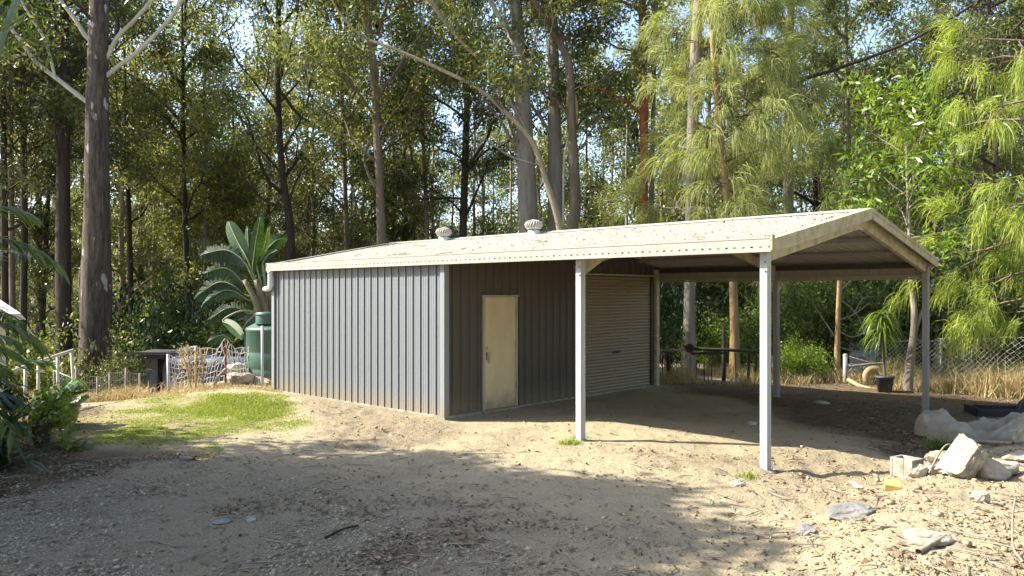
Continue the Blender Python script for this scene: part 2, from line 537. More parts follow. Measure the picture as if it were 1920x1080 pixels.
def ground_z(x, y, fine=True):
    x, y = np.asarray(x, float), np.asarray(y, float)
    sd_ = poly_sd(x, y, CREST)
    z = -3.2 * sstep(-.3, 11, sd_) - .12 * sstep(-1.2, .6, sd_)
    r = np.hypot(x, y)
    z = z + 10 * sstep(60, 320, r)
    z = z + .09 * np.exp(-(((x + 5.2) / 1.6) ** 2 + ((y - 15.6) / 1.5) ** 2))
    m = sstep(-.5, .9, poly_sd(x, y, MOUND))
    z = z + .20 * m
    z = z + .05 * vnoise(x, y, 2.3, 1) + .03 * vnoise(x, y, 1.0, 2)
    if fine:
        near = 1 - sstep(22, 40, r)
        c = np.clip(sstep(-.2, .25, poly_sd(x, y, CLOD1)) + sstep(-.2, .3, poly_sd(x, y, CLOD2)) + m * .8, 0, 1)
        z = z + near * ((.018 + .03 * c) * vnoise(x, y, .42, 3) + (.010 + .045 * c) * vnoise(x, y, .17, 4) + (.006 + .022 * c) * vnoise(x, y, .075, 5))
        # shallow wheel ruts across the yard
        rut = np.sin((y - 6.9 - .10 * x + .5 * vnoise(x, y, 2.0, 8)) * 3.6)
        z = z + .012 * rut * (1 - sstep(3, 5, np.abs(x - .5))) * (1 - sstep(2, 3.4, np.abs(y - 7.4)))
    lu = (x - TX) * CU + (y - TY) * SU
    lv = -(x - TX) * SU + (y - TY) * CU
    under = sstep(-.35, -.05, lv) * (1 - sstep(6.0, 6.4, lv)) * sstep(-5.6, -5.2, lu) * (1 - sstep(-.15, .25, lu))
    return z * (1 - under) + (.02) * under


def gz(x, y):
    return float(ground_z(np.array([x]), np.array([y]))[0])


def masks(x, y):
    j = .55 * vnoise(x, y, .5, 11) + .9 * vnoise(x, y, 1.4, 12) + .25 * vnoise(x, y, .15, 13)
    g = sstep(-.3, .7, poly_sd(x, y, GRASS) - .15 + 1.3 * j)
    gr = sstep(-.9, .9, poly_sd(x, y, GRAVEL) + 1.4 * j)
    mu = np.maximum(sstep(-.4, .5, poly_sd(x, y, MULCH1) + .9 * j), sstep(-.4, .4, poly_sd(x, y, MULCH2) + .7 * j))
    forest = np.maximum(sstep(.3, 1.6, poly_sd(x, y, CREST)), sstep(24, 34, np.hypot(x, y)))
    mu = np.maximum(mu, forest)
    return g, gr, mu


rad = [0.6]
while rad[-1] < 27:
    rad.append(rad[-1] * (1.0075 if 4.4 < rad[-1] < 20 else 1.03))
while rad[-1] < 700:
    rad.append(rad[-1] * 1.09)
rad = np.array(rad)
ang = np.concatenate([np.linspace(-180, -46, 30)[:-1], np.linspace(-46, 46, 470), np.linspace(46, 180, 30)[1:]])
ang = np.radians(ang)
A, RR = np.meshgrid(ang, rad)
GX, GY = RR * np.sin(A), RR * np.cos(A)
GZ = ground_z(GX, GY)
m_, k_ = GX.shape
ii, jj = np.meshgrid(np.arange(m_ - 1), np.arange(k_ - 1), indexing='ij')
Fg = np.stack([ii * k_ + jj, ii * k_ + jj + 1, (ii + 1) * k_ + jj + 1, (ii + 1) * k_ + jj], -1).reshape(-1, 4)
gm = np_mesh('ground', np.stack([GX, GY, GZ], -1).reshape(-1, 3), Fg, True)
# close the little hole round the viewer's feet
ground = link('ground', gm, None)
ground['kind'] = 'structure'
g_, gr_, mu_ = masks(GX.ravel(), GY.ravel())
ca = gm.color_attributes.new('zones', 'FLOAT_COLOR', 'POINT')
ca.data.foreach_set('color', np.stack([g_, gr_, mu_, np.ones_like(g_)], -1).astype(np.float32).ravel())


ta = gm.attributes.new('tilled', 'FLOAT', 'POINT')
tx_, ty_ = GX.ravel(), GY.ravel()
tj = .5 * vnoise(tx_, ty_, .5, 15) + .5 * vnoise(tx_, ty_, .16, 16)
til = np.maximum(sstep(-.25, .3, poly_sd(tx_, ty_, CLOD1) + .6 * tj), .8 * sstep(-.25, .4, poly_sd(tx_, ty_, CLOD2) - .1 + .9 * tj))
til = np.maximum(til, .5 * sstep(.08, .35, tj + .6 * vnoise(tx_, ty_, 1.1, 17)))
ta.data.foreach_set('value', (til * (1 - g_)).astype(np.float32))


def mat_ground():
    m, nt, N, L, P = new_mat('yard_earth')
    a = N.new('ShaderNodeAttribute')
    a.attribute_name = 'zones'
    sp = N.new('ShaderNodeSeparateColor')
    L.new(a.outputs['Color'], sp.inputs[0])
    n1, n2, n3 = tex(nt, .55, 6, .6), tex(nt, 5, 8, .7), tex(nt, 38, 6, .7)
    sand = ramp(nt, n1, [(.3, (.25, .205, .125)), (.5, (.36, .305, .195)), (.7, (.46, .40, .275))])
    sand = mix(nt, .55, sand, ramp(nt, n2, [(.30, (.19, .145, .085)), (.5, (.36, .30, .19)), (.70, (.52, .45, .31))]))
    sand = mix(nt, .5, sand, ramp(nt, n3, [(.30, (.20, .155, .095)), (.5, (.39, .325, .21)), (.70, (.55, .48, .34))]))
    gravel = mix(nt, .6, ramp(nt, n2, [(.3, (.18, .14, .085)), (.7, (.35, .285, .185))]), ramp(nt, n3, [(.3, (.12, .095, .06)), (.52, (.30, .245, .16)), (.75, (.49, .42, .29))]))
    mulch = mix(nt, .6, ramp(nt, n2, [(.3, (.085, .06, .038)), (.7, (.21, .155, .10))]), ramp(nt, n3, [(.3, (.05, .036, .024)), (.55, (.16, .12, .078)), (.75, (.36, .28, .19))]))
    lawn = mix(nt, .5, ramp(nt, n2, [(.3, (.21, .19, .08)), (.7, (.34, .30, .15))]), ramp(nt, n3, [(.3, (.20, .20, .07)), (.7, (.40, .34, .19))]))
    # trodden grit: dark crumbs and pale dust over everything
    n4 = tex(nt, 95, 4, .75)
    sand = mix(nt, .35, sand, ramp(nt, n4, [(.34, (.17, .13, .085)), (.5, (.40, .335, .225)), (.68, (.58, .52, .39))]))
    gravel = mix(nt, .45, gravel, ramp(nt, n4, [(.36, (.09, .075, .055)), (.5, (.26, .22, .16)), (.66, (.52, .47, .38))]))
    b_ = N.new('ShaderNodeAttribute')
    b_.attribute_name = 'tilled'
    soil = mix(nt, .5, ramp(nt, n2, [(.3, (.16, .125, .08)), (.7, (.34, .28, .19))]), ramp(nt, n4, [(.36, (.10, .078, .05)), (.52, (.30, .245, .165)), (.7, (.48, .41, .30))]))
    sand = mix(nt, b_.outputs['Fac'], sand, soil)
    c = mix(nt, sp.outputs[1], sand, gravel)
    c = mix(nt, sp.outputs[2], c, mulch)
    c = mix(nt, sp.outputs[0], c, lawn)
    L.new(c, P.inputs['Base Color'])
    P.inputs['Roughness'].default_value = .95
    P.inputs['Specular IOR Level'].default_value = .1
    ad = N.new('ShaderNodeMath')
    ad.operation = 'MULTIPLY_ADD'
    L.new(n3, ad.inputs[0])
    ad.inputs[1].default_value = .35
    L.new(n2, ad.inputs[2])
    bump(nt, ad.outputs[0], .075)
    return m


gm.materials.append(mat_ground())

# ------------------------------------------------------------------ the shed
SH = empty('shed', (TX, TY, 0), TH, 'long grey ribbed metal shed with cream gabled roof running on over an open carport', 'shed')
LEN, LW, DEP, EAVE = 5.215, 5.0, 6.03, 2.40     # carport length, closed length, width
V0, Z0, ZR = -.08, 2.475, 3.06                   # roof plane: eave edge and ridge


def roof_z(v):
    t = (v if v <= DEP / 2 else DEP - v)
    return Z0 + (t - V0) / (DEP / 2 - V0) * (ZR - Z0)


# slab
MB().box(-LW - .03, .035, -.035, DEP + .02, -.4, .045).build('concrete_slab', M['concrete'], SH)

# ribbed wall panels
PW = LW / 27


def panel_mesh(w, z0, z1, name, dp=.019, pan=.004):
    prof = [(0, 0), (w * .24, 0), (w * .27, -pan), (w * .31, -pan), (w * .34, 0), (w * .52, 0), (w * .55, -pan), (w * .59, -pan), (w * .62, 0),
            (w - .011 - dp, 0), (w - .006 - dp * .74, -dp), (w - .006, -dp), (w - .005, .004), (w - .002, .004), (w, 0)]
    rows = [[(x, y, z) for x, y in prof] for z in (z0, z1)]
    return MB().grid(rows, False).mesh(name)


wm = panel_mesh(PW, .03, 2.46, 'wall_panel')
for i in range(27):
    link('wall_panel', wm, M['wall'], SH, (-LW + i * PW, .0, 0))
DV0, DV1, DZ = .803, 1.615, 1.885                 # door
RV0, RV1, RZ = 3.30, 5.70, 2.285                  # roller door
NP = 32
pw2 = DEP / NP
cache = {}


def end_panel(v, z0, z1):
    k = (round(z0, 3), round(z1, 3))
    if k not in cache:
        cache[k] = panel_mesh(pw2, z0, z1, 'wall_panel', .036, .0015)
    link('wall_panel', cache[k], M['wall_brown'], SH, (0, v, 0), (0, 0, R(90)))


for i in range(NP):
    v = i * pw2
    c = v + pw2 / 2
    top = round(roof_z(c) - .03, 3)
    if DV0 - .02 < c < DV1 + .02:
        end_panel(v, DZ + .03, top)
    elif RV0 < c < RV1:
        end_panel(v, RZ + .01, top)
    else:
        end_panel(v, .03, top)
# rear and left walls (plain sheets, mostly out of sight)
b = MB()
b.box(-LW, 0, DEP - .02, DEP, .03, 2.44)
b.build('rear_wall', M['wall'], SH)
b = MB()
for i in range(NP):
    v = i * pw2
    b.box(-LW - .004, -LW, v, v + pw2 - .03, .03, roof_z(v + pw2 / 2) - .04)
    b.box(-LW - .028, -LW, v + pw2 - .03, v + pw2, .03, roof_z(v + pw2 / 2) - .04)
b.build('side_wall', M['wall'], SH)
b = MB()
b.box(-.07, .012, -.036, -.028, .03, 2.45)
b.box(.028, .036, -.036, .06, .03, 2.45)
b.box(.012, .036, -.036, -.0281, .03, 2.45)
b.build('corner_flashing', M['wall_edge'], SH)
MB().box(-LW - .036, -LW + .06, -.036, -.028, .03, 2.45).build('corner_flashing', M['wall_edge'], SH)

# door
dr = MB().box(.002, .03, DV0 + .035, DV1 - .035, .05, DZ - .004).build('door', M['door'], SH, bevel=.004)
b = MB()
b.box(-.01, .05, DV0 - .005, DV0 + .03, .045, DZ)
b.box(-.01, .05, DV1 - .03, DV1 + .005, .045, DZ)
b.box(-.01, .052, DV0 - .03, DV1 + .04, DZ, DZ + .03)
b.build('door_frame', M['cream'], SH, bevel=.003)
MB().box(-.02, .07, DV0 - .01, DV1 + .01, .01, .044).build('door_sill', M['concrete'], SH)
for z in (.35, 1.05, 1.55):
    MB().tube([(.036, DV1 - .036, z), (.036, DV1 - .036, z + .1)], .009, 8).build('hinge', M['galv_dull'], dr)
b = MB()
b.lathe([(0, .0), (.026, 0), (.026, .012), (.015, .03), (.0, .03)], 16)
k = b.build('lock_cylinder', M['brass'], dr, (.03, DV0 + .085, 1.05), (0, R(90), 0))
b = MB()
b.box(.031, .040, DV0 + .10, DV0 + .165, .80, .985)
b.box(.040, .062, DV0 + .105, DV0 + .16, .94, .985)
b.tube([(.055, DV0 + .132, .955), (.062, DV0 + .132, .90), (.05, DV0 + .132, .83)], .014, 8)
b.build('handle', M['brass'], dr, bevel=.003)
MB().box(.031, .039, DV0 + .068, DV0 + .085, .86, .99).build('latch_plate', M['dark'], dr)

# roller door
rd = empty('roller_door', (0, 0, 0))
rd.parent = SH
NS = 36
sh_ = (RZ - .06) / NS
prof = []
for q in range(7):
    t = q / 6
    prof.append((.016 * math.sin(math.pi * t) ** .7 if 0 < q < 6 else 0, t * sh_))
slat = MB().grid([[(x, RV0, z), (x, RV1, z)] for x, z in prof], True).mesh('slat')
for i in range(NS):
    link('slat', slat, M['roller'], rd, (.0, 0, .05 + i * sh_))
MB().box(-.012, .02, RV0, RV1, .03, .052).build('bottom_rail', M['roller'], rd)
b = MB()
b.box(-.01, .05, RV1, RV1 + .06, .04, RZ)
b.box(-.01, .05, RV0 - .06, RV0, .04, RZ)
b.build('guide_rail', M['dark'], rd)
MB().box(-.01, .055, RV0 - .06, RV1 + .12, RZ, RZ + .035).build('head_flashing', M['cream'], rd)
b = MB()
vm = (RV0 + RV1) / 2
b.tube([(.018, vm - .09, .80), (.05, vm - .09, .80), (.05, vm + .09, .80), (.018, vm + .09, .80)], .010, 6)
b.box(.017, .024, vm - .12, vm + .12, .775, .825)
b.build('lift_handle', M['dark'], rd)
MB().box(.036, .10, RV1 + .12, RV1 + .22, .03, roof_z(5.8) - .1).build('wall_column', M['mossy'], SH)

# carport posts (channel section)


def post(u, v, z0, z1, mat, open_to=1):
    b = MB()
    w, d, t = .085, .10, .006
    b.box(u - w / 2, u + w / 2, v - d / 2, v - d / 2 + t, z0, z1)
    b.box(u - w / 2, u + w / 2, v + d / 2 - t, v + d / 2, z0, z1)
    b.box(u + w / 2 - t if open_to > 0 else u - w / 2, u + w / 2 if open_to > 0 else u - w / 2 + t, v - d / 2 + t, v + d / 2 - t, z0, z1)
    for q in (.055, -.055):
        pass
    b.box(u + w / 2, u + w / 2 + .003, v - .012, v + .012, z0 + .02, z1) if open_to > 0 else None
    return b.build('post', mat, SH, bevel=.003)


POSTS = [(LEN / 2, .05), (LEN - .045, .05), (LEN / 2, DEP - .05), (LEN - .045, DEP - .05)]
M['post'] = painted('post_steel', (.52, .47, .33), (.22, .19, .10), .7, .45)
for (u, v) in POSTS:
    x, y = shed(u, v)
    post(u, v, gz(x, y) - .3, roof_z(v) - .12, M['galv'] if v < 3 else M['galv_dull'])
    for bz in (.10, .20):
        MB().lathe([(.0, .008), (.011, .008), (.011, 0)], 8, (0, 0, 0)).build('bolt', M['galv_dull'], SH, (u + .022, v - .05, roof_z(v) - .12 - bz), (R(90), 0, 0))
    MB().lathe([(.0, .035), (.08, .03), (.12, .0), (.16, -.2)], 11, (u, v, gz(x, y) - .02)).build('post_footing', M['concrete'], SH)

# rafters: two portal frames with haunches


def rafter(u, mat, w=.06, h=.15, drop=.06, knee=True):
    for s in (0, 1):
        va, vb = (.0, DEP / 2) if s == 0 else (DEP, DEP / 2)
        a, c = Vector((u, va, roof_z(va) - drop - h / 2)), Vector((u, vb, roof_z(vb) - drop - h / 2))
        b = MB()
        b.bar(a, c, .006, h)
        off = Vector((0, 0, h / 2 - .004))
        for q in (1, -1):
            b.bar(a + off * q - Vector((w / 2, 0, 0)), c + off * q - Vector((w / 2, 0, 0)), w, .007)
        b.build('rafter', mat, SH)
        if not knee:
            continue
        # haunch plate and knee flange at the post top
        k = MB()
        sg = 1 if s == 0 else -1
        z = roof_z(va) - drop - h
        vs = [(u - .012, va + sg * .09, z + .02), (u - .012, va + sg * .55, z + .11), (u - .012, va + sg * .09, z - .12)]
        vs += [(x + .01, y, zz) for x, y, zz in vs]
        k.add(vs, [(0, 1, 2), (5, 4, 3), (0, 3, 4, 1), (1, 4, 5, 2), (2, 5, 3, 0)])
        k.bar((u - .03, va + sg * .09, z - .12), (u - .03, va + sg * .55, z + .105), .05, .008)
        k.build('knee_brace', mat, SH)
    b = MB()
    z = roof_z(3) - drop - h
    b.box(u - .016, u - .008, 2.8, 3.2, z - .03, z + h)
    b.build('apex_plate', mat, SH)


rafter(LEN / 2, M['mossy'])
rafter(LEN - .03, M['mossy'], h=.16, knee=False)

# purlins
for v in (.75, 1.65, 2.6, 3.4, 4.35, 5.25):
    z = roof_z(v) - .012
    b = MB()
    b.box(.02, LEN - .1, v - .003, v + .003, z - .064, z - .004)
    b.box(.02, LEN - .1, v + .003, v + .04, z - .064, z - .058)
    b.box(.02, LEN - .1, v - .045, v - .003, z - .016, z - .01)
    b.build('purlin', M['galv_dull'], SH)

# roof sheets, trapezoidal corrugation
SW = (LEN + LW + .17) / 14
RIB = SW / 4


def roof_mesh(side):
    rows = []
    vs_ = [V0, 1.0, 2.0, DEP / 2]
    for v in vs_:
        row = []
        for k in range(80):
            row.append((k * SW / 80, v if side == 0 else DEP - v, roof_z(v) + .021 * (1 - max(0, math.cos(k * math.pi / 4)) ** 1.6)))
        row.append((SW, v if side == 0 else DEP - v, roof_z(v)))
        rows.append(row)
    if side == 1:
        rows = rows[::-1]
    return MB().grid(rows, True).mesh('roof_sheet')


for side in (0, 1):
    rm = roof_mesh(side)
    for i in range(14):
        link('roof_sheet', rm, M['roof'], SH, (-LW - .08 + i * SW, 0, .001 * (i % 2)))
UL, UR = -LW - .09, -LW - .08 + 14 * SW + .005
# ridge capping
b = MB()
rc = [(2.82, roof_z(2.82) + .030), (2.84, roof_z(2.84) + .036), (DEP / 2, ZR + .042), (DEP - 2.84, roof_z(2.84) + .036), (DEP - 2.82, roof_z(2.82) + .030)]
b.grid([[(u, v, z) for v, z in rc] for u in (UL, UR)], False)
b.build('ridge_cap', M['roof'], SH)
# barge flashings on both gable ends
for u, s in ((UR, 1), (UL, -1)):
    for q in (0, 1):
        b = MB()
        va, vb = (V0 - .04, DEP / 2) if q == 0 else (DEP - V0 + .04, DEP / 2)
        za, zb = Z0 - .002, ZR
        a, c = Vector((u, va, za - .035)), Vector((u, vb, zb - .035))
        b.bar(a, c, .012, .15)
        b.bar(a + Vector((-s * .055, 0, .073)), c + Vector((-s * .055, 0, .073)), .11, .008)
        b.bar(a + Vector((s * .009, 0, .045)), c + Vector((s * .009, 0, .045)), .006, .05)
        b.build('barge_board', M['mossy'] if s > 0 else M['cream'], SH)
# slotted gutters
for side in (0, 1):
    b = MB()

    def gb(u0, u1, v0, v1, z0, z1):
        if side:
            v0, v1 = DEP - v1, DEP - v0
        b.box(u0, u1, v0, v1, z0, z1)
    g0, g1 = UL - .01, UR - .0
    gb(g0, g1, -.120, -.114, 2.445, 2.525)        # upper face
    gb(g0, g1, -.125, -.114, 2.525, 2.537)        # rolled lip
    gb(g0, g1, -.120, -.114, 2.382, 2.428)        # lower face
    gb(g0, g1, -.114, -.046, 2.382, 2.388)        # floor
    gb(g0, g1, -.046, -.040, 2.382, 2.50)         # back
    n = int((g1 - g0) / .1)
    st = (g1 - g0) / n
    for i in range(n):                            # bridges between the overflow slots
        gb(g0 + i * st, g0 + i * st + st * .66, -.120, -.114, 2.428, 2.445)
    gb(g1 - .004, g1, -.114, -.046, 2.388, 2.525)
    gb(g0, g0 + .004, -.114, -.046, 2.388, 2.525)
    b.build('gutter', M['cream'], SH)
MB().box(UR - .001, UR + .02, -.130, -.06, 2.40, 2.565).build('gutter_end_cap', M['mossy'], SH)
# rear eave band of short panels with trim
em = panel_mesh(PW, 2.25, 2.47, 'eave_panel')
for i in range(28):
    u = .02 + i * PW
    link('eave_panel', em, M['eave'], SH, (u, DEP - .012, 0))
b = MB()
b.box(.02, LEN - .02, DEP - .05, DEP - .02, 2.205, 2.25)
b.box(.02, LEN - .02, DEP - .06, DEP - .02, 2.17, 2.200)
b.build('eave_trim', M['eave'], SH)
MB().box(.02, LEN - .1, DEP - .10, DEP - .055, 2.36, 2.45).build('eave_beam', M['dark'], SH)
# downpipe elbow at the far corner
b = MB()
pu = -LW + .02
b.tube(smooth_path([(pu, -.095, 2.39), (pu, -.095, 2.22), (pu, -.095, 2.12), (pu - .03, -.085, 2.06), (pu - .12, -.07, 2.04), (pu - .32, -.03, 2.03)], 4), .048, 12)
b.tube([(pu, -.095, 2.39), (pu, -.095, 2.33)], .056, 12)
b.tube([(pu - .10, -.075, 2.042), (pu - .16, -.06, 2.038)], .056, 12)
b.build('downpipe', M['pvc'], SH)

# spinning roof ventilators


def ventilator(u, v):
    e = empty('roof_ventilator', (u, v, roof_z(v) - .05))
    e.parent = SH
    e.scale = (.87, .87, .87)
    MB().lathe([(.165, -.08), (.165, .02), (.125, .06), (.125, .17), (.0, .17)], 24).build('throat', M['pvc'], e)
    bl = MB()
    n = 7
    rows = []
    for k in range(n):
        t = k / (n - 1)
        ph = R(-38 + 128 * t)
        r = .192 * math.cos(ph) ** .8 if k < n - 1 else .025
        z = .275 + .115 * math.sin(ph)
        tw = .55 * t
        rows.append([(r * math.cos(tw + a) * s, r * math.sin(tw + a) * s, z) for a, s in ((0, .86), (.13, 1.0), (.24, 1.03), (.29, .98))])
    bl.grid(rows, True)
    bm = bl.mesh('blade')
    for i in range(20):
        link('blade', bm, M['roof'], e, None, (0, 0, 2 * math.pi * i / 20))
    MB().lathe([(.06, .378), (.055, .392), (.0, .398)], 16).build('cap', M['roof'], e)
    MB().lathe([(.15, .19), (.155, .20), (.15, .22)], 24).build('collar', M['pvc'], e)
    MB().lathe([(.14, .2), (.15, .28), (.12, .34), (.0, .36)], 18).build('drum', M['dark'], e)


ventilator(-3.12, 2.80)
ventilator(-.636, 2.80)

# fallen leaves and twigs on the roof
a = Acc()
n = 520
uu, tt = rng.uniform(UL + .2, UR - .2, n), rng.uniform(.0, 2.85, n)
uu[:300] = np.clip(rng.normal(2.0, 2.2, 300), UL + .2, UR - .2)
zz = np.array([roof_z(t) for t in tt]) + .033
d = unit(np.stack([rng.normal(0, 1, n), rng.normal(0, 1, n), rng.normal(0, .12, n)], -1))
nrm = unit(np.stack([rng.normal(0, .35, n), rng.normal(0, .35, n), np.ones(n)], -1))
s = unit(np.cross(d, nrm))
Lh, W = rng.uniform(.02, .06, n)[:, None], rng.uniform(.006, .015, n)[:, None]
p = np.stack([uu, tt, zz], -1)
V = np.stack([p, p + d * Lh * .5 + s * W, p + d * Lh + np.array([0, 0, .008]), p + d * Lh * .5 - s * W], 1)
a.add(V, np.arange(4 * n).reshape(-1, 4))
for i in range(12):
    q = Vector((random.uniform(UL + .5, UR - 1), random.uniform(.3, 2.6), 0))
    q.z = roof_z(q.y) + .036
    dd = Vector((random.gauss(0, 1), random.gauss(0, .6), 0)).normalized() * random.uniform(.15, .5)
    pts = [q, q + dd * .5 + Vector((.03, .02, .012)), q + dd]
    for pp in pts:
        pp.z = roof_z(min(max(pp.y, 0), 3)) + .036
    a.add(*tube_np(pts, .005, 4))
o = link('roof_litter', a.mesh('roof_litter'), M['litter'], SH)
o['kind'] = 'stuff'

# ------------------------------------------------------------------ trees


class Tree:
    def __init__(self, seed):
        self.g = np.random.default_rng(seed)
        self.br, self.cl, self.clr, self.cd = Acc(), [], [], []

    def limb(self, p, d, L, r, depth, up=.25, wob=.18, nseg=6, kids=(4, 3), crad=.45):
        g = self.g
        p = np.array(p, float)
        d = unit(np.array(d, float))
        pts, dirs = [p.copy()], [d.copy()]
        for k in range(nseg):
            d = unit(d + g.normal(0, wob, 3) + np.array([0, 0, up * .25]))
            p = p + d * (L / nseg)
            pts.append(p.copy())
            dirs.append(d.copy())
        rr = r * np.linspace(1, .35, nseg + 1)
        self.br.add(*tube_np(pts, rr, 6 if r > .04 else (4 if r > .015 else 3)))
        if depth == 0:
            for k in range(1, nseg + 1):
                self.cl.append(pts[k])
                self.cd.append(dirs[k])
                self.clr.append(crad * g.uniform(.7, 1.25))
            return
        n = kids[0] if depth > 1 else kids[1]
        for k in range(n):
            i = int(np.clip(round(nseg * g.uniform(.35, 1.0)), 1, nseg)) if k else nseg
            side = unit(g.normal(0, 1, 3))
            nd = unit(dirs[i] * .9 + side * g.uniform(.5, .95) + np.array([0, 0, up * .5]))
            self.limb(pts[i], nd, L * g.uniform(.42, .65), rr[i] * .62, depth - 1, up, wob * 1.15, max(3, nseg - 2), kids, crad)


def leaves(C, RAD, n, L, W, seed, droop=.7, flat=.75):
    """n leaf blades round every cluster centre"""
    g = np.random.default_rng(seed)
    C = np.repeat(np.asarray(C), n, 0)
    RAD = np.repeat(np.asarray(RAD), n)[:, None]
    m = len(C)
    off = g.normal(0, .5, (m, 3))
    off[:, 2] *= flat
    p = C + off * RAD
    d = unit(g.normal(0, 1, (m, 3)) + unit(off) * .4 + np.array([0, 0, -droop]))
    s = unit(np.cross(d, unit(g.normal(0, 1, (m, 3)))))
    nn = np.cross(s, d)
    l = L * g.uniform(.6, 1.3, (m, 1))
    w = W * g.uniform(.7, 1.25, (m, 1)) * .5
    V = np.stack([p, p + d * l * .45 + s * w, p + d * l + nn * l * .12, p + d * l * .45 - s * w], 1)
    return V.reshape(-1, 3), np.arange(4 * m).reshape(-1, 4)


def plume(C, DIR, n, L, W, seed, spread=.35, gravity=1.1):
    """drooping needle strands, three bends each"""
    g = np.random.default_rng(seed)
    C = np.repeat(np.asarray(C), n, 0)
    D = np.repeat(np.asarray(DIR), n, 0)
    m = len(C)
    p = C + g.normal(0, .07, (m, 3))
    d = unit(D * .8 + g.normal(0, spread, (m, 3)) + np.array([0, 0, .1]))
    s = unit(np.cross(d, unit(g.normal(0, 1, (m, 3)))))
    l = L * g.uniform(.55, 1.3, (m, 1)) / 3
    w = W * .5
    pts = [p]
    for k in range(3):
        d = unit(d + np.array([0, 0, -gravity * (.25 + .35 * k)]))
        pts.append(pts[-1] + d * l)
    V = np.stack([pts[0] - s * w, pts[0] + s * w, pts[1] - s * w, pts[1] + s * w, pts[2] - s * w * .8, pts[2] + s * w * .8, pts[3] - s * w * .3, pts[3] + s * w * .3], 1)
    i = np.arange(m)[:, None] * 8
    Fq = np.concatenate([i + np.array([[0, 1, 3, 2]]), i + np.array([[2, 3, 5, 4]]), i + np.array([[4, 5, 7, 6]])], 0)
    return V.reshape(-1, 3), Fq


def gum_crown(seed, H=8.2, nl=24, spread=3.0, per=26, crad=.5, L=.18, W=.06, low=.0, kids=(3, 3), top_taper=.4):
    t = Tree(seed)
    g = t.g
    for k in range(nl):
        f = low + (1 - low) * (k + g.uniform(0, 1)) / nl
        az = k * 2.4 + g.uniform(-.5, .5)
        L_ = spread * g.uniform(.65, 1.15) * (1 - top_taper * max(0, f - .4))
        el = R(g.uniform(15, 50) + 20 * f)
        d = (math.cos(az) * math.cos(el), math.sin(az) * math.cos(el), math.sin(el))
        t.limb((0, 0, f * H), d, L_, .055 * g.uniform(.6, 1.3), 2, .2, .2, 6, kids, crad)
    bm = t.br.mesh('branches', True)
    V, Fq = leaves(t.cl, t.clr, per, L, W, seed + 1)
    return bm, np_mesh('crown', V, Fq)


CR = [gum_crown(100 + i, nl=[15, 18, 14, 19, 16, 17][i], spread=[3.0, 2.6, 3.4, 2.8, 3.2, 2.4][i], per=[36, 32, 36, 32, 36, 34][i], crad=[.50, .56, .48, .58, .52, .5][i]) for i in range(6)]


def clone_mesh_mat(me, mat, cache={}):            # one mesh datablock per (mesh, material)
    k = (me.name, mat.name)
    if k not in cache:
        c = me if len(me.materials) == 0 else me.copy()
        c.materials.clear()
        c.materials.append(mat)
        cache[k] = c
    return cache[k]


def px_path(path, depth):
    return [at(p[0], p[1], depth + (p[2] if len(p) > 2 else 0)) for p in path]


def tree(name, label, path, widths, depth, bark, crown=None, cz=4.5, cs=1.0, rz=0, leaf='leaf_gum', limbs=(), cat='tree', group=None, top=14, lean_top=True):
    """trunk through picture points at one distance, grown on upward, rooted in the terrain"""
    pts = px_path(path, depth)
    wd = [w / F * depth / 2 for w in widths]
    # root
    bx, by = pts[-1].x, pts[-1].y
    zb = gz(bx, by) - .3
    if pts[-1].z > zb + .3:
        dirv = (pts[-1] - pts[-2]).normalized()
        x = pts[-1].x + dirv.x / max(.3, -dirv.z) * (pts[-1].z - zb) * .5
        pts.append(Vector((x, by, zb)))
        wd.append(wd[-1] * 1.15)
    if pts[0].z < top:
        dirv = (pts[0] - pts[1]).normalized()
        k = (top - pts[0].z)
        pts.insert(0, pts[0] + Vector((dirv.x / max(.4, dirv.z) * k * .6, 0, k)))
        wd.insert(0, wd[0] * .35)
    base = Vector((pts[-1].x, pts[-1].y, zb + .3))
    root = empty(name, base, 0, label, cat, group)
    P = smooth_path([p - base for p in pts], 8)
    rr = np.interp(np.linspace(0, len(wd) - 1, len(P)), np.arange(len(wd)), wd)
    hz = np.array([p.z for p in P])
    rr = rr * (1 + .35 * np.exp(-np.clip(hz, 0, 9) / .45))
    V, Fq = tube_np(P, rr, 14 if max(widths) > 20 else 9, .05, hash(label) % 1000 if False else len(label))
    link('trunk', np_mesh('trunk', V, Fq, True), M[bark], root)
    for lp, w0, w1, lb in limbs:
        Q = smooth_path([p - base for p in px_path(lp, depth)], 5)
        r2 = np.linspace(w0, w1, len(Q)) / F * depth / 2
        V, Fq = tube_np(Q, r2, 8, .06, len(lp))
        link('limb', np_mesh('limb', V, Fq, True), M[lb], root)
    if crown is not None:
        bm, lm = CR[crown]
        # crown axis follows the trunk at crown height
        hs = [(p.z, p.x) for p in P][::-1]
        xo = float(np.interp(cz - base.z + 2, [h for h, _ in hs], [x for _, x in hs]))
        for nm, me, mt in (('branches', bm, M['bark_dark' if bark == 'bark_grey' else bark]), ('crown', lm, M[leaf])):
            link(nm, clone_mesh_mat(me, mt), None, root, (xo, 0, cz - base.z), (0, 0, rz), (cs, cs, cs))
    return root


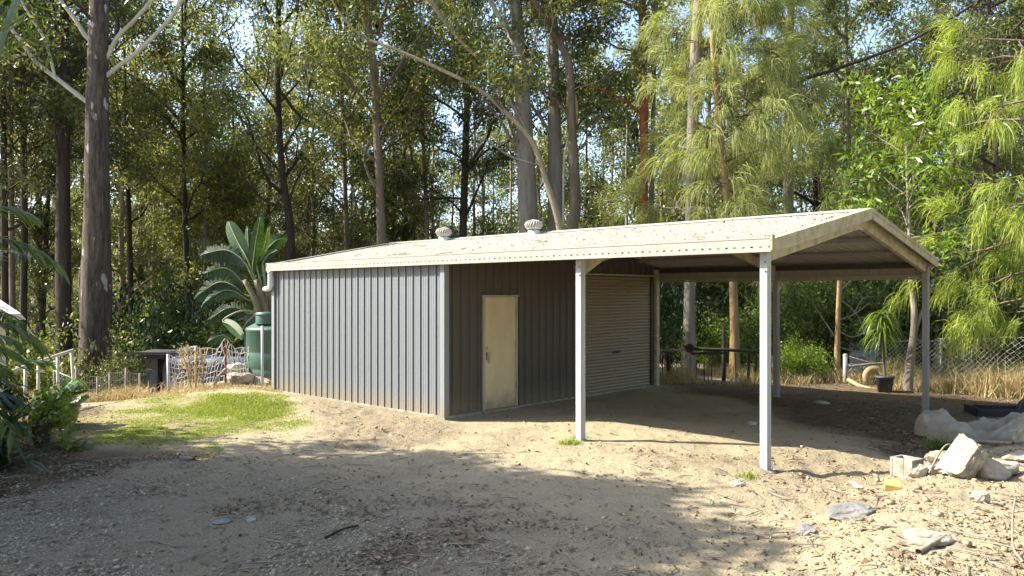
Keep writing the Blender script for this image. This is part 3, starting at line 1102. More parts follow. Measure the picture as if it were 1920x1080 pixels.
tree('gum_tree', 'massive grey-brown gum trunk with pale spreading limbs, left of the shed', [(182, -160), (186, 0), (184, 100), (182, 200), (181, 400), (180, 560), (179, 680), (178, 745)],
     [26, 32, 36, 39, 46, 54, 60, 66], 21.5, 'bark_grey', 2, 8.6, 1.0, 1.0, limbs=[
         ([(172, 196), (155, 185), (110, 150), (70, 118), (40, 78), (18, 50), (-10, 20)], 10, 6, 'bark_pale'),
         ([(174, 78), (160, 66), (140, 35), (112, -2), (90, -40)], 10, 6, 'bark_pale'),
         ([(196, 112), (206, 98), (220, 70), (250, 40), (288, -5), (320, -60)], 9, 6, 'bark_pale'),
         ([(196, 145), (212, 132), (260, 95), (310, 45), (345, -5), (380, -60)], 9, 6, 'bark_pale'),
         ([(103, 145), (95, 110), (82, 70), (50, 20), (36, -10)], 6, 4, 'bark_pale'),
         ([(188, 300), (215, 285), (240, 265), (300, 240)], 4, 2, 'bark_dark')], top=22)
tree('gum_tree', 'dark ivy-clad trunk just left of the massive gum', [(120, 100), (118, 240), (118, 400), (119, 560), (121, 705)], [18, 22, 25, 27, 30], 23.5, 'bark_dark', 1, 5.0, .9, 2.0, 'leaf_gum_dark')
tree('gum_tree', 'slim dark trunk at the far left edge of the yard', [(6, 200), (8, 400), (10, 700)], [9, 12, 14], 24, 'bark_dark', 0, 3.5, .8, .4, 'leaf_gum_dark')
tree('gum_tree', 'thin brown trunk second from the left edge', [(20, 250), (22, 450), (24, 690)], [9, 10, 12], 26, 'bark_mid', 4, 4.4, .9, 1.4)
tree('gum_tree', 'thin straight dark trunk between the left edge and the ivy-clad trunk', [(44, 230), (46, 420), (42, 690)], [10, 12, 13], 25, 'bark_dark', 3, 4.6, .8, 3.3, 'leaf_gum_dark')
tree('gum_tree', 'thin dark trunk immediately right of the massive gum', [(236, 240), (242, 420), (247, 620)], [7, 9, 11], 29, 'bark_dark', 5, 4.2, 1.0, .2)
tree('gum_tree', 'slender dark trunk above the old tin shed', [(344, 240), (347, 420), (356, 640)], [8, 10, 13], 28, 'bark_dark', 0, 4.0, .95, 5.0)
tree('gum_tree', 'straight dark trunk rising behind the paddle-leaved plant', [(523, -40), (521, 100), (521, 200), (530, 330), (541, 400), (546, 490)], [9, 11, 12, 13, 15, 17], 26, 'bark_dark', 4, 4.4, 1.0, 2.6, limbs=[
    ([(525, 170), (560, 215), (600, 240), (650, 260)], 7, 3, 'bark_dark'), ([(540, 380), (560, 330), (580, 300)], 5, 2, 'bark_dark')])
tree('gum_tree', 'thin trunk between the straight dark trunk and the brown gum', [(637, 60), (642, 200), (650, 460)], [7, 8, 9], 30, 'bark_mid', 2, 4.6, .95, .8)
tree('gum_tree', 'medium brown gum trunk behind the left ventilator side of the roof', [(682, -20), (695, 80), (703, 170), (707, 250), (712, 350), (716, 470)], [13, 13, 14, 15, 16, 18], 25, 'bark_mid', 3, 5.2, 1.0, 4.2, limbs=[([(716, 285), (760, 255), (800, 230), (840, 215)], 4, 2, 'bark_dark')])
tree('gum_tree', 'thin reddish trunk above the left roof ventilator', [(790, 150), (793, 250), (801, 440)], [6, 7, 8], 29, 'bark_mid', 5, 4.4, .9, 2.2)
tree('gum_tree', 'dark trunk halfway between the two roof ventilators', [(876, 180), (873, 280), (868, 450)], [12, 13, 15], 28, 'bark_dark', 1, 4.2, 1.0, 3.7, 'leaf_gum_dark')
tree('gum_tree', 'stout grey trunk directly behind the right roof ventilator', [(966, -40), (970, 40), (977, 130), (983, 230), (987, 320), (991, 440)], [20, 22, 27, 31, 34, 37], 24.5, 'bark_light', 0, 6.0, 1.0, 1.9, limbs=[
    ([(966, 90), (955, 60), (938, 35), (916, -6)], 11, 8, 'bark_pale'), ([(915, 125), (880, 95), (850, 58), (815, 10), (800, -10)], 7, 5, 'bark_pale')])
tree('gum_tree', 'furrowed grey trunk in the middle of the three-trunk cluster', [(1034, -40), (1037, 100), (1040, 250), (1042, 440)], [18, 21, 26, 29], 25, 'bark_light', 4, 5.6, 1.0, 5.3)
tree('gum_tree', 'right-hand trunk of the cluster with an orange upper stem', [(985, -30), (1005, 10), (1030, 50), (1060, 102), (1069, 150), (1073, 260), (1079, 380), (1072, 450)], [12, 12, 13, 14, 17, 19, 21, 22], 24, 'bark_mid', 5, 6.8, .9, .7, limbs=[
    ([(1072, 160), (1080, 200), (1078, 235)], 8, 10, 'bark_tan'), ([(1068, 250), (1058, 300), (1056, 430)], 4, 4, 'bark_pale')])
tree('gum_tree', 'leaning pale-limbed gum sweeping up to the left across the cluster', [(640, 28), (682, 70), (740, 92), (830, 132), (900, 168), (960, 222), (1000, 270), (1024, 340), (1052, 440)], [4, 5, 6, 7, 8, 9, 10, 11, 14], 23.2, 'bark_cream', None, limbs=[
    ([(1000, 268), (970, 212), (935, 165)], 7, 5, 'bark_light'), ([(1010, 310), (960, 295), (912, 262)], 4, 3, 'bark_light'), ([(895, 108), (850, 62), (800, -4)], 6, 5, 'bark_tan')], top=11.2)
tree('gum_tree', 'bare orange-red trunk behind the carport roof', [(1204, -20), (1205, 130), (1208, 260), (1206, 420)], [13, 15, 16, 17], 24, 'bark_red', 1, 7.0, .9, 2.9)
tree('gum_tree', 'slim grey stem beside the bare orange-red trunk', [(1228, -20), (1226, 150), (1223, 300), (1220, 420)], [7, 8, 9, 10], 24.6, 'bark_mid', None)
tree('gum_tree', 'thin dark stem rising through the foliage right of the carport ridge', [(1587, 60), (1591, 260), (1588, 400)], [5, 7, 9], 25, 'bark_mid', 0, 5.2, .85, 4.4)
tree('gum_tree', 'thin leaning brown stem near the right side', [(1826, 110), (1834, 220), (1850, 340), (1862, 560)], [5, 6, 7, 9], 23, 'bark_mid', 3, 4.4, .75, 1.3)
tree('gum_tree', 'dark upright trunk behind the right-hand she-oak', [(1856, 60), (1862, 200), (1868, 340), (1869, 560)], [7, 8, 10, 11], 21.5, 'bark_dark', 2, 5.4, .8, 3.0, 'leaf_gum_dark')
tree('gum_tree', 'thin tan trunk standing right of the bright green shrub', [(1590, 430), (1577, 490), (1571, 600), (1569, 728)], [6, 8, 9, 11], 17.4, 'bark_tan', None, top=4.2, limbs=[
    ([(1571, 690), (1552, 662), (1535, 650)], 3, 1.5, 'bark_light'), ([(1572, 600), (1600, 590), (1628, 570)], 3, 1.5, 'bark_light'), ([(1574, 545), (1600, 520), (1625, 470)], 4, 2, 'bark_light'), ([(1572, 620), (1600, 632), (1640, 612), (1662, 590)], 2.5, 1, 'bark_light'), ([(1573, 560), (1598, 580), (1612, 600), (1622, 630)], 2.5, 1, 'bark_light'), ([(1600, 590), (1618, 560), (1640, 556)], 2, 1, 'bark_light'), ([(1572, 650), (1610, 660), (1650, 655)], 2, 1, 'bark_light'), ([(1571, 640), (1545, 600), (1528, 575)], 2, 1, 'bark_light')])

# plain forest trees behind, all alike
bg_spots = [(70, 33), (160, 40), (290, 37), (330, 52), (470, 44), (500, 33), (575, 38), (680, 43), (760, 34), (905, 45), (1010, 40), 
            (1150, 42), (1190, 36), (1265, 44), (1390, 36), (1430, 46), (1530, 33), (1560, 42), (1640, 36), (1690, 30), (1740, 41), (1790, 28), (1900, 32), (1960, 27), (-60, 30), (2050, 35),
            (385, 29), (450, 55), (740, 56), (1060, 54), (1340, 52), (1620, 52), (1830, 50), (100, 54), (1330, 31)]
MARKS = [(-60, 'the left picture edge'), (60, 'the thin trunks at the left edge'), (180, 'the massive gum'), (300, 'the old tin shed'), (450, 'the paddle-leaved plant'), (560, 'the left end of the roof'), (710, 'the medium brown gum'), (832, 'the left roof ventilator'),
         (1000, 'the right roof ventilator'), (1206, 'the orange-red trunk'), (1293, 'the pale she-oak trunk'), (1445, 'the nearest carport post'), (1630, 'the carport ridge'), (1745, 'the right rear post'), (1868, 'the dark upright trunk'), (2000, 'the right-edge she-oak')]
SEEN = set()


def forest_label(px, d, look):
    c = sorted(MARKS, key=lambda m: abs(m[0] - px))
    far = 'close' if d < 30 else ('back' if d < 39 else ('deep' if d < 48 else 'far back'))
    far = {'close': 'at the forest edge', 'back': 'further back', 'deep': 'deep in the trees', 'far back': 'far off'}[far] 
    for m in c[:3]:
        for side in (('left of', 'right of') if px < m[0] else ('right of', 'left of'))[:1]:
            for near in (('just ', '') if abs(px - m[0]) < 45 else ('', 'well ')):
                t = '%s %s %s%s %s' % (look, far, near, side, m[1])
                if t not in SEEN and len(t.split()) <= 16:
                    SEEN.add(t)
                    return t
    return t


bg_spots += [(235, 33), (262, 42), (310, 45), (365, 34), (398, 48), (432, 31), (452, 40), (488, 50), (535, 35), (560, 47), (590, 34), (625, 42), (663, 36), (695, 48), (735, 34), (775, 45), (815, 35), (850, 46), (890, 36), (925, 44), (955, 37), (1095, 38), (1130, 46), (1175, 34),
             (15, 38), (85, 31), (130, 46), (-30, 44), (1245, 36), (1500, 40), (1660, 44), (1715, 36), (1770, 48), (1875, 40), (1930, 44)]
trunk_np = []
for i in range(4):
    z = np.linspace(-1, 13, 22)
    g = np.random.default_rng(i)
    xw = np.cumsum(g.normal(0, .05, 22))
    yw = np.cumsum(g.normal(0, .05, 22))
    V, Fq = tube_np(np.stack([xw - xw[1], yw - yw[1], z], -1), np.interp(z, [-1, 0, 13], [.24, .2, .06]), 8, .06, i)
    trunk_np.append(np_mesh('trunk', V, Fq, True))
for i, (px, d) in enumerate(bg_spots):
    x = (px - 960) / F * d
    z = gz(x, d)
    r = empty('forest_tree', (x, d, z), 0, forest_label(px, d, ['dark slender gum', 'brown slender gum', 'grey slender gum', 'cream slender gum'][i % 4]), 'tree', 'background forest trees')
    bark = M[['bark_dark', 'bark_mid', 'bark_light', 'bark_cream'][i % 4]]
    s = random.uniform(.8, 1.15) * (.62 if i > 36 else 1)
    link('trunk', clone_mesh_mat(trunk_np[i % 4], bark), None, r, None, (0, 0, random.uniform(0, 6)), (s, s, 1.05))
    bm, lm = CR[(i * 5 + 1) % 6]
    cz, cs = random.uniform(2.2, 5.5) - z * .4, random.uniform(.85, 1.2)
    if i > 36:                                    # slim young trees, leafy lower down
        cz, cs = random.uniform(.6, 4.2), random.uniform(.6, .85)
    rz = random.uniform(0, 6.28)
    lf = M['leaf_gum_dark'] if i % 3 == 0 else M['leaf_gum']
    link('branches', clone_mesh_mat(bm, bark), None, r, (0, 0, cz), (0, 0, rz), (cs, cs, cs))
    link('crown', clone_mesh_mat(lm, lf), None, r, (0, 0, cz), (0, 0, rz), (cs, cs, cs))

# ------------------------------------------------------------------ she-oaks with hanging needles


def oak_crown(seed, H, nl, spread, n, L, W=.016, az=None, el=(-5, 40), low=0, taper=.6):
    t = Tree(seed)
    g = t.g
    for k in range(nl):
        f = low + (1 - low) * (k + g.uniform(0, 1)) / nl
        a = k * 2.4 + g.uniform(-.4, .4) if az is None else g.uniform(*az)
        e = R(g.uniform(*el))
        d = (math.cos(a) * math.cos(e), math.sin(a) * math.cos(e), math.sin(e))
        t.limb((0, 0, f * H), d, spread * g.uniform(.6, 1.1) * (1 - taper * f), .035, 2, -.15, .16, 6, (3, 2), .3)
    bm = t.br.mesh('branches', True)
    V, Fq = plume(t.cl[::2], t.cd[::2], n, L, W, seed + 5)
    return bm, np_mesh('crown', V, Fq)


def she_oak(label, path, widths, depth, bark, crown, cz, cs=1.0, rz=0, limbs=(), top=14, leaf='leaf_oak', dx=0):
    r = tree('she_oak', label, path, widths, depth, bark, None, limbs=limbs, top=top, cat='tree')
    b = r.location
    xo = (np.interp(cz, [at(p[0], p[1], depth).z for p in path][::-1], [at(p[0], p[1], depth).x for p in path][::-1])) - b.x
    for nm, me, mt in (('branches', crown[0], M['bark_mid']), ('crown', crown[1], M[leaf])):
        link(nm, clone_mesh_mat(me, mt), None, r, (xo + dx, 0, cz - b.z), (0, 0, rz), (cs, cs, cs))
    return r


OAK = [oak_crown(301, 8.4, 34, 1.9, 34, .62, .015), oak_crown(302, 7.4, 28, 1.7, 34, .55, .015)]
she_oak('she-oak with a pale stout trunk and curtains of hanging needles above the carport roof', [(1312, -40), (1307, 60), (1300, 200), (1295, 400), (1293, 540), (1292, 720)], [18, 20, 21, 21, 21, 26], 18.7, 'bark_light', OAK[0], 3.7, .92, .5, dx=.75)
she_oak('she-oak with a mottled yellowish trunk seen under the carport roof', [(1335, -40), (1338, 100), (1350, 250), (1368, 430), (1376, 570), (1378, 718)], [10, 11, 13, 14, 16, 18], 18.4, 'bark_tan', OAK[1], 3.9, .9, 2.2, dx=.35)
she_oak('tall rough-barked she-oak rising behind the carport ridge', [(1484, -40), (1481, 80), (1478, 200), (1478, 330), (1477, 450), (1474, 600)], [13, 15, 16, 18, 19, 21], 21.5, 'bark_mid', OAK[1], 4.6, .8, 4.1, limbs=[
    ([(1484, 170), (1510, 148), (1560, 132), (1640, 104), (1700, 80), (1790, 30), (1840, -2)], 7, 5, 'bark_dark')])
OAKR = oak_crown(303, 5.2, 30, 1.9, 46, .46, .012, None, (-25, 20), 0, .35)
she_oak('bright feathery she-oak leaning in from the right edge', [(1985, -80), (1980, 200), (1978, 500), (1976, 760)], [16, 18, 20, 23], 13.6, 'bark_mid', OAKR, 1.75, .95, 1.0, top=8, leaf='leaf_oak_bright')

# glossy bright-leaved tree near the right fence


def small_tree(name, label, base, stems, spread, nl, z0, z1, per, L, W, leaf, bark, seed, crad=.32, cat='tree', off=(0, 0), up=.2, kids=(3, 3), el=(0, 50), group=None):
    root = empty(name, base, 0, label, cat, group)
    a = Acc()
    for pts, r0, r1 in stems:
        Q = smooth_path(pts, 5)
        a.add(*tube_np(Q, np.linspace(r0, r1, len(Q)), 8, .06, seed))
    link('trunk', a.mesh('trunk', True), M[bark], root)
    t = Tree(seed)
    for k in range(nl):
        f = (k + t.g.uniform(0, 1)) / nl
        az = k * 2.4 + t.g.uniform(-.4, .4)
        e = R(t.g.uniform(*el))
        d = (math.cos(az) * math.cos(e), math.sin(az) * math.cos(e), math.sin(e))
        t.limb((off[0] * f, off[1] * f, z0 + f * (z1 - z0)), d, spread * t.g.uniform(.5, 1.1) * (1 - .45 * f), .018, 1 if kids[0] == 0 else 2, up, .2, 5, kids, crad)
    link('branches', t.br.mesh('branches', True), M[bark], root)
    V, Fq = leaves(t.cl, t.clr, per, L, W, seed + 3, .3)
    link('crown', np_mesh('crown', V, Fq), M[leaf], root)
    return root


def on_ground(px, d):
    x = (px - 960) / F * d
    return Vector((x, d, gz(x, d)))


bp = on_ground(1701, 15.6)
small_tree('glossy_tree', 'slender tree with leaning grey forked trunk and glossy bright leaves by the right carport post', bp,
           [([(0, 0, -.2), (.05, 0, .5), (.13, 0, 1.1), (.14, 0, 1.6), (.12, .1, 2.3), (.08, .1, 3.6), (.02, .1, 5.2)], .095, .025), ([(.12, 0, 1.0), (.2, -.02, 1.35), (.32, 0, 1.62), (.6, .1, 2.2)], .05, .02)],
           1.75, 17, 2.0, 5.2, 7, .19, .05, 'leaf_bright', 'bark_light', 411, .34)

# ------------------------------------------------------------------ shrubs and undergrowth


def shrub_meshes(seed, r, h, n, per, L, W, crad):
    t = Tree(seed)
    for k in range(n):
        az = k * 2.4
        e = R(t.g.uniform(15, 85))
        d = (math.cos(az) * math.cos(e), math.sin(az) * math.cos(e), math.sin(e))
        t.limb((t.g.normal(0, .08 * r), t.g.normal(0, .08 * r), .0), d, (h if e > .8 else (r + h) / 2) * t.g.uniform(.7, 1.1), .02, 1, .1, .2, 5, (3, 4), crad)
    V, Fq = leaves(t.cl, t.clr, per, L, W, seed + 1, .2)
    return t.br.mesh('stems', True), np_mesh('foliage', V, Fq)


SHR = [shrub_meshes(501, 1.1, 1.5, 26, 22, .11, .05, .32), shrub_meshes(502, 1.3, 1.2, 28, 22, .10, .045, .34), shrub_meshes(503, .9, 1.9, 24, 22, .12, .05, .3)]


def shrub(label, p, k, s, leaf, rz=0, group=None, name='shrub', sz=None):
    r = empty(name, p, rz, label, 'shrub', group)
    bm, lm = SHR[k]
    sc_ = (s, s, sz or s)
    link('stems', clone_mesh_mat(bm, M['bark_mid']), None, r, None, None, sc_)
    link('foliage', clone_mesh_mat(lm, M[leaf]), None, r, None, None, sc_)
    return r


shrub('low bright green bush lit by the sun behind the middle carport post', on_ground(1500, 17.6), 1, .52, 'leaf_bright', .3)
shrub('tall rounded green bush behind the bright low bush', on_ground(1520, 20.8), 0, 1.25, 'leaf_shrub', 1.2, sz=1.35)
shrub('dark dense bush at the back corner of the shed', on_ground(1250, 19.5), 2, .6, 'leaf_dark', 2.2, sz=1.3)
shrub('olive bush between the two she-oak trunks', on_ground(1335, 20.8), 1, .7, 'leaf_bright', .7, sz=.75)
shrub('yellow-green bush left of the middle carport post', on_ground(1425, 19.8), 2, .7, 'leaf_shrub', 4.0, sz=.8)
shrub('bushy undergrowth hanging over the old tin shed roof', on_ground(262, 24.8), 0, 1.35, 'leaf_gum', 3.2, sz=1.75)
shrub('dark bush beside the slender trunk above the old tin shed', on_ground(350, 25), 1, 1.5, 'leaf_dark', 1.0, sz=2.6)
shrub('leafy bush right of the massive gum trunk', on_ground(222, 20.4), 2, .45, 'leaf_gum_dark', 5.0, sz=.75)
US = [(-40, 21, 0, 1.3), (30, 23, 1, 1.5), (75, 20.5, 2, 1.0), (100, 26, 0, 1.6), (150, 27, 1, 1.5), (215, 28, 2, 1.8), (290, 31, 0, 2.2), (420, 25, 1, 1.5), (470, 24, 2, 1.3), (430, 32, 0, 2.2), (1260, 25, 0, 1.6), (1300, 24, 1, 1.4), (1390, 25, 2, 1.7), (1440, 24, 0, 1.6), (1500, 26, 1, 1.9), (1560, 22, 2, 1.1), (1600, 20.5, 0, 1.0), (1640, 24, 1, 1.9), (1680, 21.5, 0, 1.3), (1730, 22, 2, 1.3), (1770, 24, 1, 1.8), (1800, 20.5, 0, 1.1), (1850, 22, 2, 1.4), (1900, 20, 1, 1.2), (1950, 22, 0, 1.5), (2020, 20, 2, 1.3), (1560, 29, 0, 2.4), (1700, 28, 2, 2.3), (1820, 29, 1, 2.3), (380, 38, 2, 2.6), (500, 36, 1, 2.4), (250, 36, 1, 2.4)]
for i, (px, d, k, s) in enumerate(US):
    shrub(forest_label(px, d, ['green bush', 'dark glossy bush', 'olive bush', 'tall green bush', 'loose olive bush'][i % 5]), on_ground(px, d), k, s, (['leaf_shrub', 'leaf_dark', 'leaf_gum', 'leaf_shrub', 'leaf_gum'] if px < 1200 else ['leaf_shrub', 'leaf_gum_dark', 'leaf_gum', 'leaf_shrub', 'leaf_gum'])[i % 5], i * 1.7, 'undergrowth bushes along the forest edge', 'undergrowth_bush', s * random.uniform(.9, 1.4))

# far woodland seen between the trunks
n = 7000
g = np.random.default_rng(61)
cx = g.uniform(-75, 75, n)
cyy = g.uniform(58, 100, n)
top = 9.0 + 4.0 * vnoise(cx, cyy, 14, 31) + 4 * vnoise(cx, cyy, 5, 32)
czz = -3.5 + (top + 3.5) * g.random(n) ** .8
V, Fq = leaves(np.stack([cx, cyy, czz], -1), g.uniform(1.0, 1.9, n), 26, .42, .22, 62, .2)
far = link('far_woodland', np_mesh('far_woodland', V, Fq), M['leaf_far'])
far['kind'] = 'stuff'

# trees standing just outside the left edge; they throw the shade over the drive
SHT = Tree(701)
for k in range(46):
    az = k * 2.4
    e = R(SHT.g.uniform(5, 70))
    f = SHT.g.uniform(0, 1)
    SHT.limb((0, 0, .6 + 3.2 * f), (math.cos(az) * math.cos(e), math.sin(az) * math.cos(e), math.sin(e)), 2.6 * SHT.g.uniform(.6, 1.05), .05, 2, .1, .2, 6, (4, 3), .5)
sbm = SHT.br.mesh('branches', True)
V, Fq = leaves(SHT.cl, SHT.clr, 22, .26, .13, 702, .3)
slm = np_mesh('crown', V, Fq)
REACH = np.percentile(V[:, 0] + 1.15 * V[:, 2], 98.5)     # how far right of its foot the crown's shade falls
for lb, reach, y, z, s in (('dense shade tree just outside the left edge beside the drive', .95, 7.7, 3.6, .85), ('dense shade tree nearest the viewer outside the left edge', 1.75, 7.0, 3.8, .75), ('broad shade tree further out to the left of the drive', -2.6, 8.35, 3.6, .95),
                           ('shade tree left of and level with the viewer', .5, 5.2, 3.8, .8), ('leafy shade tree well to the left of the drive', -3.6, 6.4, 4.2, 1.1)):
    x = reach - REACH * s - 1.15 * (z - .6)
    zb = gz(x, y)
    r = empty('shade_tree', (x, y, zb), 0, lb, 'tree')
    V, Fq = tube_np([(0, 0, -.3), (.05, 0, z * .6), (0, .05, z + 4 * s)], [.3, .24, .1], 10, .06, 3)
    link('trunk', np_mesh('trunk', V, Fq, True), M['bark_mid'], r)
    link('branches', clone_mesh_mat(sbm, M['bark_mid']), None, r, (0, 0, z - .6), (0, 0, x), (s, s, s))
    link('crown', clone_mesh_mat(slm, M['leaf_dark']), None, r, (0, 0, z - .6), (0, 0, x), (s, s, s))

# ------------------------------------------------------------------ ground cover
GV = np.array([gz(0, 8)])


def scatter(n, xr, yr, dens, seed):
    """random ground points kept where dens(x, y) beats a coin; even in the picture rather than on the ground"""
    g = np.random.default_rng(seed)
    out = []
    tot = 0
    while tot < n:
        y = 1 / g.uniform(1 / yr[1], 1 / yr[0], n)
        x = g.uniform(xr[0], xr[1], n) * y
        k = g.random(n) < dens(x, y)
        out.append(np.stack([x[k], y[k]], -1))
        tot += k.sum()
        if len(out) > 60:
            break
    P = np.concatenate(out)[:n]
    return P[:, 0], P[:, 1], ground_z(P[:, 0], P[:, 1])


def blades(x, y, z, h, w, seed, lean=.5):
    g = np.random.default_rng(seed)
    n = len(x)
    p = np.stack([x, y, z - .005], -1)
    a = g.uniform(0, 6.28, n)
    s = np.stack([np.cos(a), np.sin(a), np.zeros(n)], -1)
    d = unit(np.stack([g.normal(0, lean, n), g.normal(0, lean, n), np.ones(n)], -1))
    l = np.broadcast_to(np.asarray(h), n)[:, None] * g.uniform(.5, 1.3, (n, 1))
    w = np.broadcast_to(np.asarray(w), n)[:, None]
    mid = p + d * l * .6
    tip = p + unit(d + np.stack([g.normal(0, .5, n), g.normal(0, .5, n), np.full(n, -.15)], -1)) * l
    V = np.stack([p - s * w / 2, p + s * w / 2, mid + s * w * .35, mid - s * w * .35, tip, tip], 1)
    i = np.arange(n)[:, None] * 6
    Fq = np.concatenate([i + np.array([[0, 1, 2, 3]])], 0)
    Ft = i + np.array([[3, 2, 4]])
    return V[:, :5].reshape(-1, 3), (np.arange(n)[:, None] * 5 + np.array([[3, 2, 4]])), (np.arange(n)[:, None] * 5 + np.array([[0, 1, 2]])), (np.arange(n)[:, None] * 5 + np.array([[0, 2, 3]]))


def blade_obj(name, mat, *a, **k):
    V, f1, f2, f3 = blades(*a, **k)
    o = link(name, np_mesh(name, V, np.concatenate([f1, f2, f3])), mat)
    o['kind'] = 'stuff'
    return o


def lawn_d(x, y):
    g, gr, mu = masks(x, y)
    lush = sstep(-.3, .4, poly_sd(x, y, LUSH) + .8 * vnoise(x, y, .6, 21))
    patch = sstep(-.15, .2, vnoise(x, y, .5, 22) + .6 * vnoise(x, y, .2, 23))
    return g * (.12 + .88 * np.maximum(patch, .8 * lush)) * (.35 + .65 * lush) * (1 - .9 * mu)


x, y, z = scatter(60000, (-.66, -.22), (9, 18), lawn_d, 71)
hh = .024 + .032 * sstep(-.2, .4, poly_sd(x, y, LUSH))
blade_obj('lawn', M['grass'], x, y, z, hh, .012, 72, lean=.7)
# tufts round the post feet
T = [gp(1072, 832), gp(1060, 833), gp(1083, 822), gp(1075, 830), gp(1404, 893)]
xs = np.concatenate([rng.normal(t[0], .05, 120) for t in T])
ys = np.concatenate([rng.normal(t[1], .05, 120) for t in T])
blade_obj('grass_sprigs', M['grass'], xs, ys, ground_z(xs, ys), .08, .008, 73, lean=.6)

DRYL = [gp(*p) for p in ((262, 738), (300, 718), (520, 706), (575, 736), (500, 739), (400, 741), (320, 744))]
x, y, z = scatter(7000, (-.55, -.24), (13, 19), lambda x, y: sstep(-.2, .4, poly_sd(x, y, DRYL) + .5 * vnoise(x, y, .4, 25)), 74)
blade_obj('dry_grass', M['straw'], x, y, z, np.clip(.10 + .16 * vnoise(x, y, .5, 26), .04, .3), .009, 75, lean=.8)
DRYR = [((px - 960) / F * d, d) for px, d in ((1640, 16.6), (1690, 15.9), (1760, 15.2), (1830, 14.6), (1935, 13.8), (2050, 14.6), (1990, 17.0), (1850, 18.3), (1640, 18.0))]
x, y, z = scatter(9000, (.42, .80), (13, 19), lambda x, y: sstep(-.3, .5, poly_sd(x, y, DRYR) + .9 * vnoise(x, y, .7, 27)), 76)
blade_obj('tall_dry_grass', M['straw'], x, y, z, np.clip(.42 + .8 * vnoise(x, y, .8, 28), .10, .9), .012, 77, lean=.38)
x, y, z = scatter(5000, (.15, .46), (16.6, 19), lambda x, y: sstep(-.1, .5, vnoise(x, y, .6, 29) + .15), 78)
blade_obj('fence_line_grass', M['straw'], x, y, z, .3, .012, 79, lean=.5)
x, y, z = scatter(8000, (.46, .78), (15.2, 19), lambda x, y: sstep(0, .3, vnoise(x, y, .9, 30)), 80)
blade_obj('green_weeds', M['leaf_shrub'], x, y, z, np.clip(.38 + .7 * vnoise(x, y, .7, 34), .1, .8), .013, 81, lean=.5)
x, y, z = scatter(5000, (-.62, -.40), (14.0, 17), lambda x, y: sstep(-.1, .3, vnoise(x, y, .5, 33)) * sstep(-.4, .4, poly_sd(x, y, CREST)), 82)
blade_obj('bank_weeds', M['straw'], x, y, z, .35, .012, 83, lean=.6)


def stones(x, y, z, r, seed, flat=.6):
    """six-sided lumps, eight faces each (quads)"""
    g = np.random.default_rng(seed)
    n = len(x)
    c = np.stack([x, y, z], -1)
    a = g.uniform(0, 6.28, n)
    base = np.array([[-1, -1, -1], [1, -1, -1], [1, 1, -1], [-1, 1, -1], [-1, -1, 1], [1, -1, 1], [1, 1, 1], [-1, 1, 1]], float) * .6
    B = base[None] * g.uniform(.55, 1.25, (n, 8, 3)) * np.array([1, .8, flat])
    ca_, sa = np.cos(a)[:, None], np.sin(a)[:, None]
    X = B[..., 0] * ca_ - B[..., 1] * sa
    Y = B[..., 0] * sa + B[..., 1] * ca_
    B = np.stack([X, Y, B[..., 2]], -1) * np.asarray(r).reshape(-1, 1, 1)
    V = c[:, None] + B
    q = np.array([[0, 3, 2, 1], [4, 5, 6, 7], [0, 1, 5, 4], [1, 2, 6, 5], [2, 3, 7, 6], [3, 0, 4, 7]])
    return V.reshape(-1, 3), (np.arange(n)[:, None, None] * 8 + q[None]).reshape(-1, 4)


def clod_d(x, y):
    c = np.maximum(sstep(-.2, .3, poly_sd(x, y, CLOD1)), sstep(-.2, .4, poly_sd(x, y, CLOD2)))
    c = np.maximum(c, .9 * sstep(-.6, .8, poly_sd(x, y, MOUND)))
    g, gr, mu = masks(x, y)
    return np.clip(c + .10, 0, 1) * (1 - .95 * g) * (1 - .7 * gr) * (1 - .8 * mu) * sstep(-.3, .3, vnoise(x, y, .45, 41) + .12)


x, y, z = scatter(9000, (-.42, .72), (4.6, 15.5), clod_d, 84)
r = np.clip(np.random.default_rng(1).lognormal(-5.0, .65, len(x)), .003, .05)
o = link('earth_clods', np_mesh('earth_clods', *stones(x, y, z + r * .25, r, 85)), M['clod'])
o['kind'] = 'stuff'
x, y, z = scatter(16000, (-.72, .35), (4.6, 11), lambda x, y: masks(x, y)[1] * sstep(-.25, .3, vnoise(x, y, .6, 42) + .05), 86)
r = np.clip(np.random.default_rng(2).lognormal(-4.75, .45, len(x)), .004, .03)
o = link('gravel', np_mesh('gravel', *stones(x, y, z + r * .2, r, 87)), M['pebble'])
o['kind'] = 'stuff'


def mulch_d(x, y):
    g, gr, mu = masks(x, y)
    return np.clip(mu * .9 + .015 + .25 * sstep(.0, .3, vnoise(x, y, .9, 43)) * gr, 0, 1) * (1 - .7 * g) * sstep(-.3, .25, vnoise(x, y, .4, 44) + .1)


def flakes(x, y, z, L, W, seed, tilt=.35):
    g = np.random.default_rng(seed)
    n = len(x)
    a = g.uniform(0, 6.28, n)
    d = unit(np.stack([np.cos(a), np.sin(a), g.normal(0, tilt, n)], -1))
    nr = unit(np.stack([g.normal(0, tilt, n), g.normal(0, tilt, n), np.ones(n)], -1))
    s = unit(np.cross(d, nr))
    l, w = L * g.uniform(.4, 1.4, (n, 1)), W * g.uniform(.5, 1.3, (n, 1)) / 2
    p = np.stack([x, y, z + .008], -1) - d * l / 2
    V = np.stack([p, p + d * l * .5 + s * w, p + d * l, p + d * l * .5 - s * w], 1)
    return V.reshape(-1, 3), np.arange(4 * n).reshape(-1, 4)


